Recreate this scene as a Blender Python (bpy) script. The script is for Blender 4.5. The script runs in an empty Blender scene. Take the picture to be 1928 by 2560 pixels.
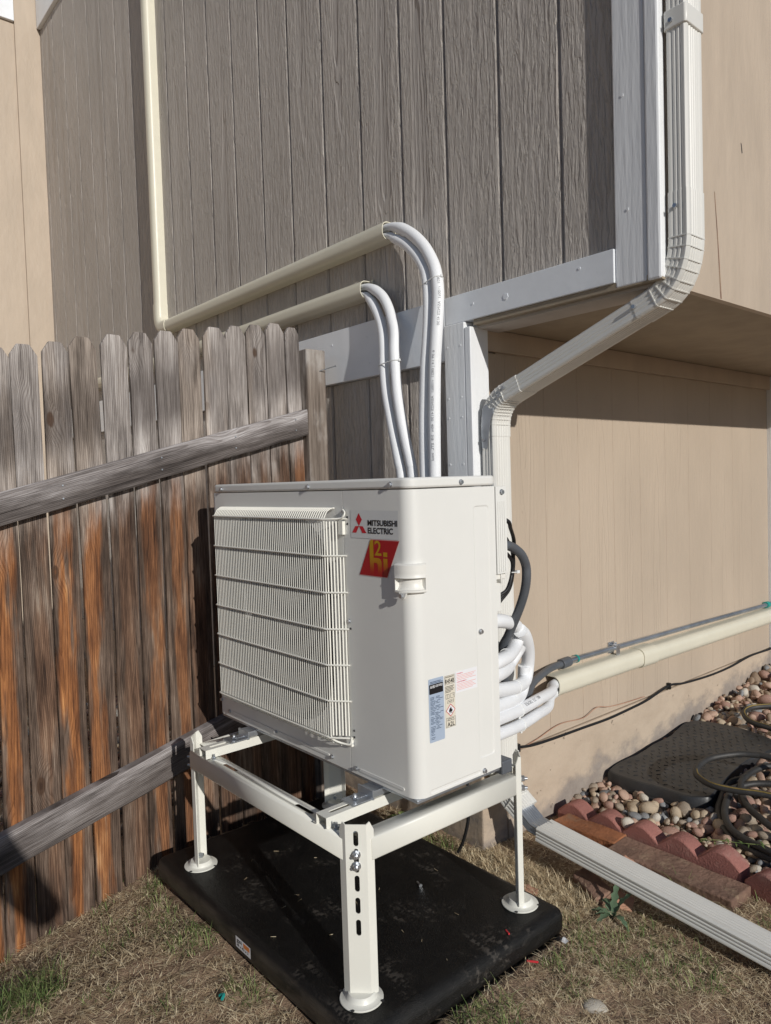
import bpy, bmesh, math, random
import numpy as np
from mathutils import Vector, Matrix
from mathutils.geometry import tessellate_polygon

random.seed(7)
RNG = np.random.default_rng(7)
SC = bpy.context.scene
COL = SC.collection

# ------------------------------------------------------------------ camera, sky, sun, exposure
cd = bpy.data.cameras.new('camera')
cam = bpy.data.objects.new('camera', cd)
COL.objects.link(cam)
cam.location = (2.18664, -1.12617, 0.74620)
cam.rotation_euler = tuple(math.radians(a) for a in (87.7046, 1.7854, 49.4654))
cd.sensor_fit = 'HORIZONTAL'
cd.sensor_width = 36.0
cd.lens = 1830.76 / 1928 * 36.0
cd.clip_start = 0.02
cd.clip_end = 500
SC.camera = cam

SUN = Vector((1.0, -0.198, 0.392)).normalized()          # direction towards the sun
EL = math.asin(SUN.z)
AZ = math.atan2(SUN.x, SUN.y)
w = bpy.data.worlds.new('World')
SC.world = w
w.use_nodes = True
nt = w.node_tree
nt.nodes.clear()
sky = nt.nodes.new('ShaderNodeTexSky')
sky.sky_type = 'NISHITA'
sky.sun_disc = False
sky.sun_elevation = EL
sky.sun_rotation = AZ
sky.altitude = 1600
sky.ozone_density = 3.0
bgn = nt.nodes.new('ShaderNodeBackground')
bgn.inputs['Strength'].default_value = 0.0505
won = nt.nodes.new('ShaderNodeOutputWorld')
nt.links.new(sky.outputs[0], bgn.inputs['Color'])
nt.links.new(bgn.outputs[0], won.inputs['Surface'])

sd = bpy.data.lights.new('sun', 'SUN')
sd.energy = 2.98
sd.angle = math.radians(0.53)
sd.color = (1.0, 0.965, 0.905)
so = bpy.data.objects.new('sun', sd)
COL.objects.link(so)
so.rotation_euler = (-SUN).to_track_quat('-Z', 'Y').to_euler()
so.location = SUN * 20

vs = SC.view_settings
vs.view_transform = 'Standard'
vs.look = 'None'
vs.exposure = 0.06
vs.gamma = 1.0
vs.use_curve_mapping = False

# ------------------------------------------------------------------ material helpers
class N:
    """small wrapper round a node tree"""
    def __init__(s, name):
        s.m = bpy.data.materials.new(name)
        s.m.use_nodes = True
        s.t = s.m.node_tree
        s.t.nodes.clear()
        s.out = s.t.nodes.new('ShaderNodeOutputMaterial')
        s.p = s.t.nodes.new('ShaderNodeBsdfPrincipled')
        s.t.links.new(s.p.outputs[0], s.out.inputs['Surface'])
    def n(s, typ, **kw):
        nd = s.t.nodes.new(typ)
        for k, v in kw.items():
            setattr(nd, k, v)
        return nd
    def set(s, sock, v):
        if hasattr(v, 'is_linked') or isinstance(v, bpy.types.NodeSocket):
            s.t.links.new(v, sock)
        else:
            if isinstance(v, (tuple, list)) and len(v) == 3 and sock.type == 'RGBA':
                v = (*v, 1)
            sock.default_value = v
    def math(s, op, a, b=0.0, c=0.0, clamp=False):
        nd = s.n('ShaderNodeMath', operation=op, use_clamp=clamp)
        s.set(nd.inputs[0], a); s.set(nd.inputs[1], b); s.set(nd.inputs[2], c)
        return nd.outputs[0]
    def vmath(s, op, a, b=(0, 0, 0)):
        nd = s.n('ShaderNodeVectorMath', operation=op)
        s.set(nd.inputs[0], a)
        if op == 'SCALE':
            s.set(nd.inputs['Scale'], b)
        else:
            s.set(nd.inputs[1], b)
        return nd.outputs[0]
    def obj(s):
        return s.n('ShaderNodeTexCoord').outputs['Object']
    def pos(s):
        return s.n('ShaderNodeNewGeometry').outputs['Position']
    def rand(s):
        return s.n('ShaderNodeObjectInfo').outputs['Random']
    def sep(s, v):
        nd = s.n('ShaderNodeSeparateXYZ'); s.set(nd.inputs[0], v)
        return nd.outputs
    def comb(s, x, y, z):
        nd = s.n('ShaderNodeCombineXYZ')
        s.set(nd.inputs[0], x); s.set(nd.inputs[1], y); s.set(nd.inputs[2], z)
        return nd.outputs[0]
    def noise(s, vec, scale=5.0, detail=3.0, rough=0.55, dist=0.0, dim='3D'):
        nd = s.n('ShaderNodeTexNoise', noise_dimensions=dim)
        s.set(nd.inputs['Vector'], vec)
        nd.inputs['Scale'].default_value = scale
        nd.inputs['Detail'].default_value = detail
        nd.inputs['Roughness'].default_value = rough
        nd.inputs['Distortion'].default_value = dist
        return nd.outputs[0]
    def voro(s, vec, scale, feature='F1', rnd=1.0):
        nd = s.n('ShaderNodeTexVoronoi', feature=feature)
        s.set(nd.inputs['Vector'], vec)
        nd.inputs['Scale'].default_value = scale
        nd.inputs['Randomness'].default_value = rnd
        return nd.outputs
    def ramp(s, fac, stops, interp='LINEAR'):
        nd = s.n('ShaderNodeValToRGB')
        cr = nd.color_ramp
        cr.interpolation = interp
        while len(cr.elements) > 1:
            cr.elements.remove(cr.elements[-1])
        first = True
        for p, c in stops:
            if not isinstance(c, (tuple, list)):
                c = (c, c, c)
            if first:
                e = cr.elements[0]; e.position = p; first = False
            else:
                e = cr.elements.new(p)
            e.color = (*c[:3], 1)
        s.set(nd.inputs[0], fac)
        return nd.outputs[0]
    def mix(s, fac, a, b, blend='MIX'):
        nd = s.n('ShaderNodeMix', data_type='RGBA', blend_type=blend)
        s.set(nd.inputs[0], fac); s.set(nd.inputs[6], a); s.set(nd.inputs[7], b)
        return nd.outputs[2]
    def smooth(s, v, lo, hi):
        nd = s.n('ShaderNodeMapRange', interpolation_type='SMOOTHSTEP', clamp=True)
        s.set(nd.inputs[0], v)
        nd.inputs[1].default_value = lo; nd.inputs[2].default_value = hi
        return nd.outputs[0]
    def bump(s, h, dist=0.002, strength=1.0):
        nd = s.n('ShaderNodeBump')
        nd.inputs['Strength'].default_value = strength
        nd.inputs['Distance'].default_value = dist
        s.set(nd.inputs['Height'], h)
        s.t.links.new(nd.outputs[0], s.p.inputs['Normal'])
    def fin(s, base, rough=0.6, metal=0.0, spec=0.5):
        s.set(s.p.inputs['Base Color'], base)
        s.set(s.p.inputs['Roughness'], rough)
        s.set(s.p.inputs['Metallic'], metal)
        s.p.inputs['Specular IOR Level'].default_value = spec
        return s.m

def paint(name, col, rough=0.45, var=0.08, bump=0.0003, bscale=140, metal=0.0, spec=0.5, dirt=None, dscale=6, damt=0.5, stretch=(1, 1, 1)):
    m = N(name)
    p = m.vmath('MULTIPLY', m.pos(), stretch)
    n1 = m.noise(p, 9, 4)
    c = m.mix(m.smooth(n1, 0.3, 0.7), tuple(x * (1 - var) for x in col), tuple(min(1, x * (1 + var)) for x in col))
    if dirt:
        n2 = m.noise(p, dscale, 6, 0.65)
        c = m.mix(m.math('MULTIPLY', m.smooth(n2, 0.52, 0.75), damt), c, dirt)
    n3 = m.noise(p, bscale, 3)
    if bump:
        m.bump(n3, bump)
    r = m.math('ADD', m.math('MULTIPLY', m.noise(p, 25, 4), 0.15), rough - 0.075)
    return m.fin(c, r, metal, spec)

def siding(name, col, rel=0.0022, lines=95.0, rough_amt=1.0):
    """rough sawn plywood siding: growth rings cut flat, with open fibres"""
    m = N(name)
    o = m.obj(); r = m.rand()
    ox, oy, oz = m.sep(o)[0], m.sep(o)[1], m.sep(o)[2]
    u = m.math('ADD', ox, oy)
    r2 = m.math('FRACT', m.math('MULTIPLY', r, 7.31))
    r3 = m.math('FRACT', m.math('MULTIPLY', r, 23.7))
    pv = m.comb(u, m.math('MULTIPLY', r, 31.0), oz)
    warp = m.math('SUBTRACT', m.noise(m.vmath('MULTIPLY', pv, (9, 1, 1.6)), 1.0, 3), 0.5)
    warp2 = m.math('SUBTRACT', m.noise(m.vmath('MULTIPLY', pv, (30, 1, 5)), 1.0, 2), 0.5)
    cu = m.math('ADD', m.math('SUBTRACT', u, m.math('MULTIPLY', m.math('SUBTRACT', r2, 0.5), 0.16)),
                m.math('ADD', m.math('MULTIPLY', warp, 0.07), m.math('MULTIPLY', warp2, 0.012)))
    dd = m.math('ADD', m.math('MULTIPLY', m.math('SUBTRACT', oz, m.math('MULTIPLY', m.math('SUBTRACT', r3, 0.45), 2.6)), 0.045),
                m.math('MULTIPLY', warp, 0.05))
    rad = m.math('SQRT', m.math('ADD', m.math('MULTIPLY', cu, cu), m.math('MULTIPLY', dd, dd)))
    ring = m.math('FRACT', m.math('MULTIPLY', rad, lines))
    ringh = m.math('POWER', ring, 2.2)
    amp = m.smooth(m.noise(m.vmath('MULTIPLY', pv, (10, 1, 0.9)), 1.0, 3), 0.40, 0.62)
    f1 = m.noise(m.vmath('MULTIPLY', pv, (74, 1, 8.5)), 1.0, 4, 0.58, 0.5)
    f2 = m.noise(m.vmath('MULTIPLY', pv, (190, 1, 45)), 1.0, 3, 0.6)
    ridge = m.smooth(f1, 0.42, 0.58)
    heart = m.math('MULTIPLY', m.smooth(m.math('ADD', rad, m.math('MULTIPLY', warp2, 0.02)), 0.052, 0.030), m.smooth(r2, 0.25, 0.35))
    line = m.math('MULTIPLY', m.smooth(ring, 0.55, 0.75), m.smooth(ring, 1.0, 0.95))
    flat = m.math('SUBTRACT', 1.0, m.math('MULTIPLY', heart, 0.85))
    rid = m.math('MULTIPLY', m.math('ADD', m.math('MULTIPLY', ridge, 0.85), m.math('MULTIPLY', f2, 0.55)), m.math('MULTIPLY', flat, rough_amt))
    h = m.math('ADD', rid, m.math('MULTIPLY', line, m.math('ADD', m.math('MULTIPLY', heart, 1.5), m.math('MULTIPLY', amp, 0.35))))
    m.bump(h, rel)
    blot = m.noise(m.vmath('MULTIPLY', m.pos(), (2.2, 2.2, 1.1)), 1.0, 4)
    c = m.mix(m.smooth(blot, 0.35, 0.68), tuple(x * 0.94 for x in col), tuple(x * 1.05 for x in col))
    c = m.mix(m.math('MULTIPLY', r, 0.08), c, tuple(x * 0.85 for x in col))
    return m.fin(c, 0.62, 0, 0.35)

def weathered(name, rail=False):
    """fence cedar gone grey above the rail, orange and brown below it"""
    m = N(name)
    o = m.obj(); r = m.rand(); s = m.sep(o)
    y, z = s[1], s[2]
    if rail:
        b = m.math('SUBTRACT', z, m.math('MULTIPLY', y, 0.265))
        pv = m.comb(b, m.math('MULTIPLY', r, 17.0), y)
    else:
        pv = m.comb(y, m.math('MULTIPLY', r, 37.0), z)
    r2 = m.math('FRACT', m.math('MULTIPLY', r, 5.77))
    r3 = m.math('FRACT', m.math('MULTIPLY', r, 13.3))
    kv = m.voro(m.vmath('MULTIPLY', pv, (9.0, 1, 4.2)), 1.0)
    has = m.smooth(m.sep(kv[1])[0], 0.70, 0.72)
    kdist = m.math('ADD', kv[0], m.math('MULTIPLY', m.math('SUBTRACT', 1.0, has), 1.0))
    kw = m.math('ADD', kdist, m.math('MULTIPLY', m.math('SUBTRACT', m.noise(m.vmath('MULTIPLY', pv, (60, 1, 30)), 1.0, 2), 0.5), 0.05))
    knot = m.smooth(kw, 0.135, 0.095)
    eye = m.smooth(kw, 0.075, 0.03)
    halo = m.smooth(kdist, 0.45, 0.08)
    warp = m.math('SUBTRACT', m.noise(m.vmath('MULTIPLY', pv, (10, 1, 1.5)), 1.0, 3), 0.5)
    w2 = m.math('SUBTRACT', m.noise(m.vmath('MULTIPLY', pv, (40, 1, 6)), 1.0, 2), 0.5)
    u = m.sep(pv)[0]
    cu = m.math('ADD', m.math('ADD', u, m.math('MULTIPLY', m.math('SUBTRACT', r2, 0.5), 0.14)),
                m.math('ADD', m.math('ADD', m.math('MULTIPLY', warp, 0.034), m.math('MULTIPLY', w2, 0.004)), m.math('MULTIPLY', halo, 0.022)))
    dd = m.math('ADD', m.math('MULTIPLY', m.math('SUBTRACT', m.sep(pv)[2], m.math('MULTIPLY', r2, 0.8)), 0.035), m.math('MULTIPLY', warp, 0.03))
    rad = m.math('SQRT', m.math('ADD', m.math('MULTIPLY', cu, cu), m.math('MULTIPLY', dd, dd)))
    ring = m.math('FRACT', m.math('MULTIPLY', rad, 190.0))
    late = m.math('MULTIPLY', m.smooth(ring, 0.45, 0.88), m.smooth(ring, 1.0, 0.93))          # dark late wood lines
    fine = m.noise(m.vmath('MULTIPLY', pv, (650, 1, 14)), 1.0, 3, 0.6)
    mid = m.noise(m.vmath('MULTIPLY', pv, (120, 1, 4.5)), 1.0, 4, 0.6)
    blot = m.noise(m.vmath('MULTIPLY', pv, (18, 1, 3.6)), 1.0, 5, 0.6)
    big = m.noise(m.vmath('MULTIPLY', pv, (7, 1, 1.6)), 1.0, 3)
    tone = m.math('ADD', m.math('ADD', m.math('MULTIPLY', blot, 0.45), m.math('MULTIPLY', mid, 0.30)), m.math('MULTIPLY', fine, 0.25))
    crack = m.smooth(m.noise(m.vmath('MULTIPLY', pv, (260, 1, 2.2)), 1.0, 2), 0.69, 0.73)
    grey = m.ramp(tone, [(0.37, (0.12, 0.105, 0.098)), (0.45, (0.26, 0.232, 0.215)), (0.53, (0.43, 0.390, 0.365)), (0.62, (0.66, 0.62, 0.59))])
    if rail:
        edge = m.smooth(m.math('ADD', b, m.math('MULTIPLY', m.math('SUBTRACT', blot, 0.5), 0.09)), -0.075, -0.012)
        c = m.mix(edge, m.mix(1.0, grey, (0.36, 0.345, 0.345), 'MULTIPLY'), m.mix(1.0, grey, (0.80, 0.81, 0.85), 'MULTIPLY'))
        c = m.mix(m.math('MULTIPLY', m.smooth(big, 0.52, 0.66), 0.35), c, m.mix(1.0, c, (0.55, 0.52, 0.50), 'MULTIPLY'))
    else:
        wp = m.sep(m.pos())
        rel = m.math('SUBTRACT', wp[2], m.math('ADD', m.math('MULTIPLY', wp[1], 0.265), 0.91))       # height over the top edge of the rail
        smoke = m.math('MULTIPLY', m.math('MULTIPLY', m.smooth(rel, 0.02, 0.13), m.smooth(rel, 0.40, 0.20)), m.smooth(m.math('ADD', blot, m.math('MULTIPLY', r3, 0.3)), 0.45, 0.75))
        up = m.mix(m.math('MULTIPLY', smoke, 0.85), grey, m.mix(1.0, grey, (0.36, 0.345, 0.345), 'MULTIPLY'))
        up = m.mix(m.math('MULTIPLY', m.smooth(m.math('ADD', big, m.math('MULTIPLY', r2, 0.25)), 0.55, 0.75), 0.55), up, m.mix(1.0, up, (0.92, 0.80, 0.66), 'MULTIPLY'))
        below = m.smooth(m.math('ADD', rel, m.math('MULTIPLY', m.math('SUBTRACT', blot, 0.5), 0.45)), -0.02, -0.26)
        off = m.math('ABSOLUTE', m.math('ADD', y, m.math('MULTIPLY', m.math('SUBTRACT', r2, 0.5), 0.03)))
        core = m.smooth(m.math('ADD', off, m.math('MULTIPLY', m.math('SUBTRACT', m.noise(m.vmath('MULTIPLY', pv, (26, 1, 2.6)), 1.0, 3), 0.5), 0.13)), 0.032, 0.008)
        warm = m.ramp(tone, [(0.36, (0.075, 0.036, 0.020)), (0.46, (0.23, 0.088, 0.034)), (0.55, (0.46, 0.18, 0.055)), (0.65, (0.80, 0.40, 0.135))])
        brown = m.ramp(tone, [(0.36, (0.031, 0.023, 0.020)), (0.46, (0.092, 0.065, 0.050)), (0.55, (0.190, 0.136, 0.104)), (0.64, (0.37, 0.295, 0.235))])
        amt = m.math('ADD', m.math('MULTIPLY', m.smooth(r3, 0.40, 0.95), 0.62), 0.18)
        low = m.mix(m.math('MULTIPLY', core, amt), brown, warm)
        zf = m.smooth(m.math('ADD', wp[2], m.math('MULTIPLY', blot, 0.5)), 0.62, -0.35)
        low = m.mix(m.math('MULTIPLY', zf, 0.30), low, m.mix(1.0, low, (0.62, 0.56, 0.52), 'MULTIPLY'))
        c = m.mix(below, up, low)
    c = m.mix(m.math('MULTIPLY', late, 0.46), c, m.mix(1.0, c, (0.42, 0.37, 0.34), 'MULTIPLY'))
    c = m.mix(m.math('MULTIPLY', crack, 0.75), c, m.mix(1.0, c, (0.18, 0.16, 0.15), 'MULTIPLY'))
    kc = m.mix(eye, (0.075, 0.042, 0.026), m.mix(r2, (0.022, 0.015, 0.012), (0.20, 0.085, 0.04)))
    c = m.mix(m.math('MULTIPLY', knot, 0.85), c, kc)
    h = m.math('ADD', m.math('ADD', m.math('MULTIPLY', fine, 0.6), m.math('MULTIPLY', late, 0.55)), m.math('MULTIPLY', crack, -0.9))
    h = m.math('ADD', h, m.math('MULTIPLY', knot, 0.5))
    m.bump(h, 0.0016)
    return m.fin(c, 0.85, 0, 0.2)

M = {}
TAN = (0.495, 0.405, 0.315)
DARKTAN = (0.505, 0.462, 0.420)
M['siding_front'] = siding('siding_front', DARKTAN, 0.0047, 60.0)
M['siding_side'] = siding('siding_side', TAN, 0.0008, 60.0, 0.7)
M['wall_paint'] = paint('wall_paint', TAN, 0.6, 0.05, 0.0035, 26, dirt=tuple(x * 0.8 for x in TAN), dscale=3, damt=0.25, stretch=(1, 1, 0.35))
M['wall_front'] = paint('wall_front', DARKTAN, 0.6, 0.05, 0.0010, 60)
M['trim'] = paint('trim', (0.82, 0.835, 0.85), 0.40, 0.05, 0.0013, 60, dirt=(0.42, 0.39, 0.34), dscale=9, damt=0.3, stretch=(1.4, 1.4, 0.16))
M['trim_flat'] = paint('trim_flat', (0.84, 0.868, 0.90), 0.38, 0.03, 0.0004, 60, dirt=(0.45, 0.43, 0.40), dscale=4, damt=0.15)
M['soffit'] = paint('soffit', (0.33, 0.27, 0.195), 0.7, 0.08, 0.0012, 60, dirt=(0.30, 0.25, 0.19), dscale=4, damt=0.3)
M['ac'] = paint('ac', (0.79, 0.785, 0.75), 0.36, 0.01, 0.00008, 260)
M['ac_plastic'] = paint('ac_plastic', (0.80, 0.785, 0.735), 0.42, 0.01, 0.0, 200)
M['wire'] = paint('wire', (0.88, 0.865, 0.79), 0.35, 0.01, 0.0)
M['dark'] = paint('dark', (0.03, 0.03, 0.032), 0.6, 0.2, 0.0)
M['fin'] = paint('fin', (0.22, 0.215, 0.20), 0.5, 0.1, 0.0)
M['fan'] = paint('fan', (0.10, 0.098, 0.094), 0.45, 0.05, 0.0)
M['zinc'] = paint('zinc', (0.55, 0.57, 0.60), 0.32, 0.12, 0.0002, 200, metal=0.9)
M['zinc_dull'] = paint('zinc_dull', (0.45, 0.48, 0.52), 0.42, 0.2, 0.0003, 120, metal=0.85)
M['stand'] = paint('stand', (0.80, 0.79, 0.72), 0.38, 0.015, 0.00008, 200)
M['pipe'] = paint('pipe', (0.86, 0.875, 0.895), 0.55, 0.02, 0.0008, 180)
M['tie'] = paint('tie', (0.82, 0.83, 0.82), 0.4, 0.02, 0.0)
M['cover'] = paint('cover', (0.72, 0.685, 0.56), 0.38, 0.02, 0.00015, 60)
M['gutter'] = paint('gutter', (0.73, 0.72, 0.68), 0.32, 0.02, 0.00008, 40, dirt=(0.58, 0.55, 0.49), dscale=7, damt=0.25, stretch=(1, 1, 0.4))
M['rubber_grey'] = paint('rubber_grey', (0.10, 0.11, 0.125), 0.45, 0.08, 0.0003, 200)
M['black_cable'] = paint('black_cable', (0.014, 0.014, 0.015), 0.45, 0.1, 0.0)
M['hose'] = paint('hose', (0.035, 0.034, 0.033), 0.55, 0.25, 0.0005, 160, dirt=(0.12, 0.105, 0.09), dscale=20, damt=0.4)
M['hose_stripe'] = paint('hose_stripe', (0.24, 0.17, 0.045), 0.65, 0.3, 0.0004, 160)
M['mat'] = paint('mat', (0.030, 0.031, 0.033), 0.42, 0.25, 0.0005, 150, dirt=(0.060, 0.058, 0.055), dscale=9, damt=0.3)
M['red_block'] = paint('red_block', (0.34, 0.145, 0.12), 0.92, 0.18, 0.0030, 170, dirt=(0.43, 0.26, 0.215), dscale=16, damt=0.75)
M['brick_orange'] = paint('brick_orange', (0.34, 0.135, 0.060), 0.92, 0.28, 0.004, 90, dirt=(0.26, 0.165, 0.105), dscale=12, damt=0.9)
M['brick_brown'] = paint('brick_brown', (0.24, 0.145, 0.105), 0.95, 0.28, 0.005, 70, dirt=(0.36, 0.26, 0.175), dscale=13, damt=0.95)
M['brick_pink'] = paint('brick_pink', (0.46, 0.25, 0.17), 0.92, 0.15, 0.002, 80, dirt=(0.33, 0.22, 0.15), dscale=9, damt=0.5)
M['concrete'] = None
M['sticker_silver'] = paint('sticker_silver', (0.74, 0.75, 0.74), 0.3, 0.01, 0.0)
M['sticker_white'] = paint('sticker_white', (0.84, 0.84, 0.86), 0.35, 0.01, 0.0)
M['sticker_blue'] = paint('sticker_blue', (0.40, 0.48, 0.60), 0.35, 0.02, 0.0)
M['sticker_cream'] = paint('sticker_cream', (0.74, 0.69, 0.58), 0.35, 0.01, 0.0)
M['ink_red'] = paint('ink_red', (0.62, 0.004, 0.022), 0.35, 0.02, 0.0)
M['ink_darkred'] = paint('ink_darkred', (0.42, 0.004, 0.012), 0.35, 0.03, 0.0)
M['ink_pinkline'] = paint('ink_pinkline', (0.80, 0.42, 0.40), 0.35, 0.02, 0.0)
M['ink_warn'] = paint('ink_warn', (0.75, 0.12, 0.18), 0.5, 0.02, 0.0)
M['ink_orange'] = paint('ink_orange', (0.75, 0.24, 0.06), 0.4, 0.02, 0.0)
M['ink_black'] = paint('ink_black', (0.012, 0.012, 0.014), 0.4, 0.02, 0.0)
M['ink_navy'] = paint('ink_navy', (0.045, 0.07, 0.13), 0.4, 0.02, 0.0)
M['ink_grey'] = paint('ink_grey', (0.36, 0.37, 0.39), 0.5, 0.02, 0.0)
M['ink_diamond'] = paint('ink_diamond', (0.60, 0.07, 0.06), 0.4, 0.02, 0.0)
M['teal'] = paint('teal', (0.02, 0.30, 0.27), 0.4, 0.1, 0.0)
M['red_plastic'] = paint('red_plastic', (0.62, 0.04, 0.05), 0.4, 0.1, 0.0)
M['foil'] = paint('foil', (0.40, 0.40, 0.41), 0.5, 0.3, 0.002, 60)
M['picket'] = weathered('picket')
M['rail'] = weathered('rail', True)

def _post():
    m = N('post')
    p = m.vmath('MULTIPLY', m.pos(), (90, 90, 4))
    n1 = m.noise(p, 1, 4, 0.65)
    n2 = m.noise(m.vmath('MULTIPLY', m.pos(), (14, 14, 6)), 1, 4)
    c = m.ramp(n1, [(0.3, (0.09, 0.072, 0.06)), (0.5, (0.20, 0.162, 0.135)), (0.7, (0.31, 0.265, 0.225))])
    top = m.smooth(m.sep(m.pos())[2], 1.10, 1.28)
    c = m.mix(m.math('MULTIPLY', m.math('ADD', m.math('MULTIPLY', top, 0.5), m.smooth(n2, 0.5, 0.7)), 0.5), c, (0.48, 0.45, 0.42))
    m.bump(n1, 0.003)
    return m.fin(c, 0.85, 0, 0.2)
M['post'] = _post()

def _lettering_gradient():
    m = N('ink_yellow_fade')
    z = m.sep(m.pos())[2]
    c = m.mix(m.smooth(z, 0.525, 0.575), (0.42, 0.012, 0.010), (0.52, 0.29, 0.004))
    return m.fin(c, 0.35)
M['ink_yellow'] = _lettering_gradient()

def _pad():
    m = N('pad')
    p = m.pos()
    n1 = m.noise(p, 4, 6, 0.65)
    n2 = m.noise(p, 14, 7, 0.7, 0.6)
    st = m.voro(m.vmath('MULTIPLY', p, (1.0, 0.45, 1)), 130)[0]
    s2 = m.noise(m.vmath('MULTIPLY', p, (0.3, 1.3, 1)), 40, 4, 0.7)
    area = m.smooth(m.noise(p, 6.5, 3), 0.50, 0.66)
    scuff = m.math('MULTIPLY', area, m.math('MULTIPLY', m.smooth(st, 0.42, 0.62), m.smooth(s2, 0.45, 0.62)))
    haze_ = m.smooth(n2, 0.46, 0.78)
    c = m.mix(m.smooth(n1, 0.4, 0.7), (0.0040, 0.0040, 0.0041), (0.0085, 0.0080, 0.0077))
    c = m.mix(m.math('MULTIPLY', haze_, 0.30), c, (0.036, 0.032, 0.028))
    c = m.mix(m.math('MULTIPLY', scuff, 0.7), c, (0.10, 0.088, 0.076))
    up = m.smooth(m.sep(m.n('ShaderNodeNewGeometry').outputs['Normal'])[1], -0.6, -0.95)
    mud = m.noise(m.vmath('MULTIPLY', p, (1, 1, 2.5)), 9, 5)
    c = m.mix(m.math('MULTIPLY', up, m.smooth(mud, 0.3, 0.65)), c, (0.060, 0.050, 0.040))
    g = m.noise(p, 420, 3, 0.7)
    m.bump(m.math('ADD', m.math('MULTIPLY', g, 1.5), n2), 0.0014)
    r = m.math('ADD', m.math('MULTIPLY', n2, 0.30), 0.27)
    return m.fin(c, r, 0, 0.36)
M['pad'] = _pad()

def _foundation():
    m = N('foundation')
    p = m.pos(); z = m.sep(p)[2]
    n1 = m.noise(m.vmath('MULTIPLY', p, (1, 1, 1.6)), 5, 6, 0.65)
    n2 = m.noise(p, 22, 6, 0.7)
    c = m.mix(m.smooth(n1, 0.35, 0.65), (0.475, 0.38, 0.29), (0.535, 0.435, 0.335))
    gy = m.sep(p)[1]
    gr = m.math('ADD', -0.607, m.math('MULTIPLY', gy, 0.1))
    rel = m.math('SUBTRACT', z, gr)
    wear = m.smooth(m.math('ADD', rel, m.math('MULTIPLY', m.math('SUBTRACT', n1, 0.5), 0.36)), 0.11, 0.02)
    c = m.mix(m.math('MULTIPLY', wear, 0.85), c, m.mix(n2, (0.16, 0.13, 0.12), (0.40, 0.36, 0.32)))
    chip = m.smooth(m.noise(p, 34, 4, 0.6), 0.67, 0.73)
    c = m.mix(m.math('MULTIPLY', chip, 0.6), c, (0.16, 0.13, 0.10))
    m.bump(m.math('ADD', n2, m.math('MULTIPLY', chip, -0.8)), 0.004)
    return m.fin(c, 0.9, 0, 0.2)
M['foundation'] = _foundation()

def _soil():
    m = N('soil')
    p = m.pos()
    n1 = m.noise(p, 2.2, 6, 0.6)
    n2 = m.noise(p, 26, 7, 0.72)
    n3 = m.noise(p, 160, 3, 0.6)
    c = m.ramp(m.math('ADD', m.math('MULTIPLY', n1, 0.45), m.math('MULTIPLY', n2, 0.55)),
               [(0.30, (0.14, 0.092, 0.062)), (0.47, (0.32, 0.220, 0.150)), (0.62, (0.48, 0.350, 0.24)), (0.8, (0.60, 0.46, 0.32))])
    c = m.mix(m.math('MULTIPLY', m.smooth(n3, 0.5, 0.75), 0.3), c, (0.48, 0.37, 0.24))
    m.bump(m.math('ADD', m.math('MULTIPLY', n2, 1.0), m.math('MULTIPLY', n3, 0.35)), 0.016)
    return m.fin(c, 0.95, 0, 0.15)
M['soil'] = _soil()

def _blade(name, a, b, c3):
    m = N(name)
    p = m.pos()
    n = m.n('ShaderNodeTexWhiteNoise', noise_dimensions='3D')
    m.set(n.inputs[0], m.vmath('SNAP', p, (0.012, 0.012, 0.05)))
    c = m.ramp(n.outputs[0], [(0.0, a), (0.5, b), (1.0, c3)])
    m.p.inputs['Subsurface Weight'].default_value = 0.0
    return m.fin(c, 0.7, 0, 0.25)
M['straw'] = _blade('straw', (0.34, 0.25, 0.15), (0.64, 0.51, 0.325), (0.86, 0.74, 0.51))
M['grass'] = _blade('grass', (0.075, 0.12, 0.035), (0.155, 0.215, 0.07), (0.30, 0.33, 0.13))
M['thistle'] = paint('thistle', (0.13, 0.20, 0.115), 0.6, 0.25, 0.001, 90)

PEB = []
for i, (a, b) in enumerate([((0.42, 0.27, 0.20), (0.55, 0.40, 0.31)), ((0.46, 0.36, 0.25), (0.56, 0.47, 0.35)),
                            ((0.20, 0.205, 0.21), (0.29, 0.30, 0.31)), ((0.34, 0.19, 0.145), (0.46, 0.31, 0.25)),
                            ((0.30, 0.245, 0.19), (0.42, 0.35, 0.27)), ((0.55, 0.50, 0.42), (0.64, 0.59, 0.51)),
                            ((0.24, 0.17, 0.12), (0.37, 0.28, 0.20))]):
    a, b = tuple(min(0.8, x * 1.12) for x in a), tuple(min(0.8, x * 1.15) for x in b)
    m = N('pebble_stone')
    o = m.vmath('ADD', m.obj(), m.comb(m.math('MULTIPLY', m.rand(), 50), 0, 0))
    n1 = m.noise(o, 55, 5, 0.65)
    c = m.mix(m.smooth(n1, 0.35, 0.65), a, b)
    c = m.mix(m.math('MULTIPLY', m.smooth(m.noise(o, 150, 3), 0.55, 0.7), 0.5), c, tuple(x * 0.5 for x in a))
    c = m.mix(m.math('MULTIPLY', m.rand(), 0.25), c, tuple(x * 0.6 for x in a))
    m.bump(m.noise(o, 130, 4), 0.0012)
    PEB.append(m.fin(c, 0.75, 0, 0.3))

# ------------------------------------------------------------------ mesh helpers
def V3(*a): return Vector(a)

def world_root(o):
    while o.parent is not None:
        o = o.parent
    return o

def empty(name, loc, label, cat, group=None):
    o = bpy.data.objects.new(name, None)
    COL.objects.link(o)
    o.empty_display_size = 0.05
    o.location = loc
    o['label'] = label; o['category'] = cat
    if group: o['group'] = group
    return o

def abs_loc(o):
    v = Vector((0, 0, 0))
    while o is not None:
        v = v + Vector(o.location); o = o.parent
    return v

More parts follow.
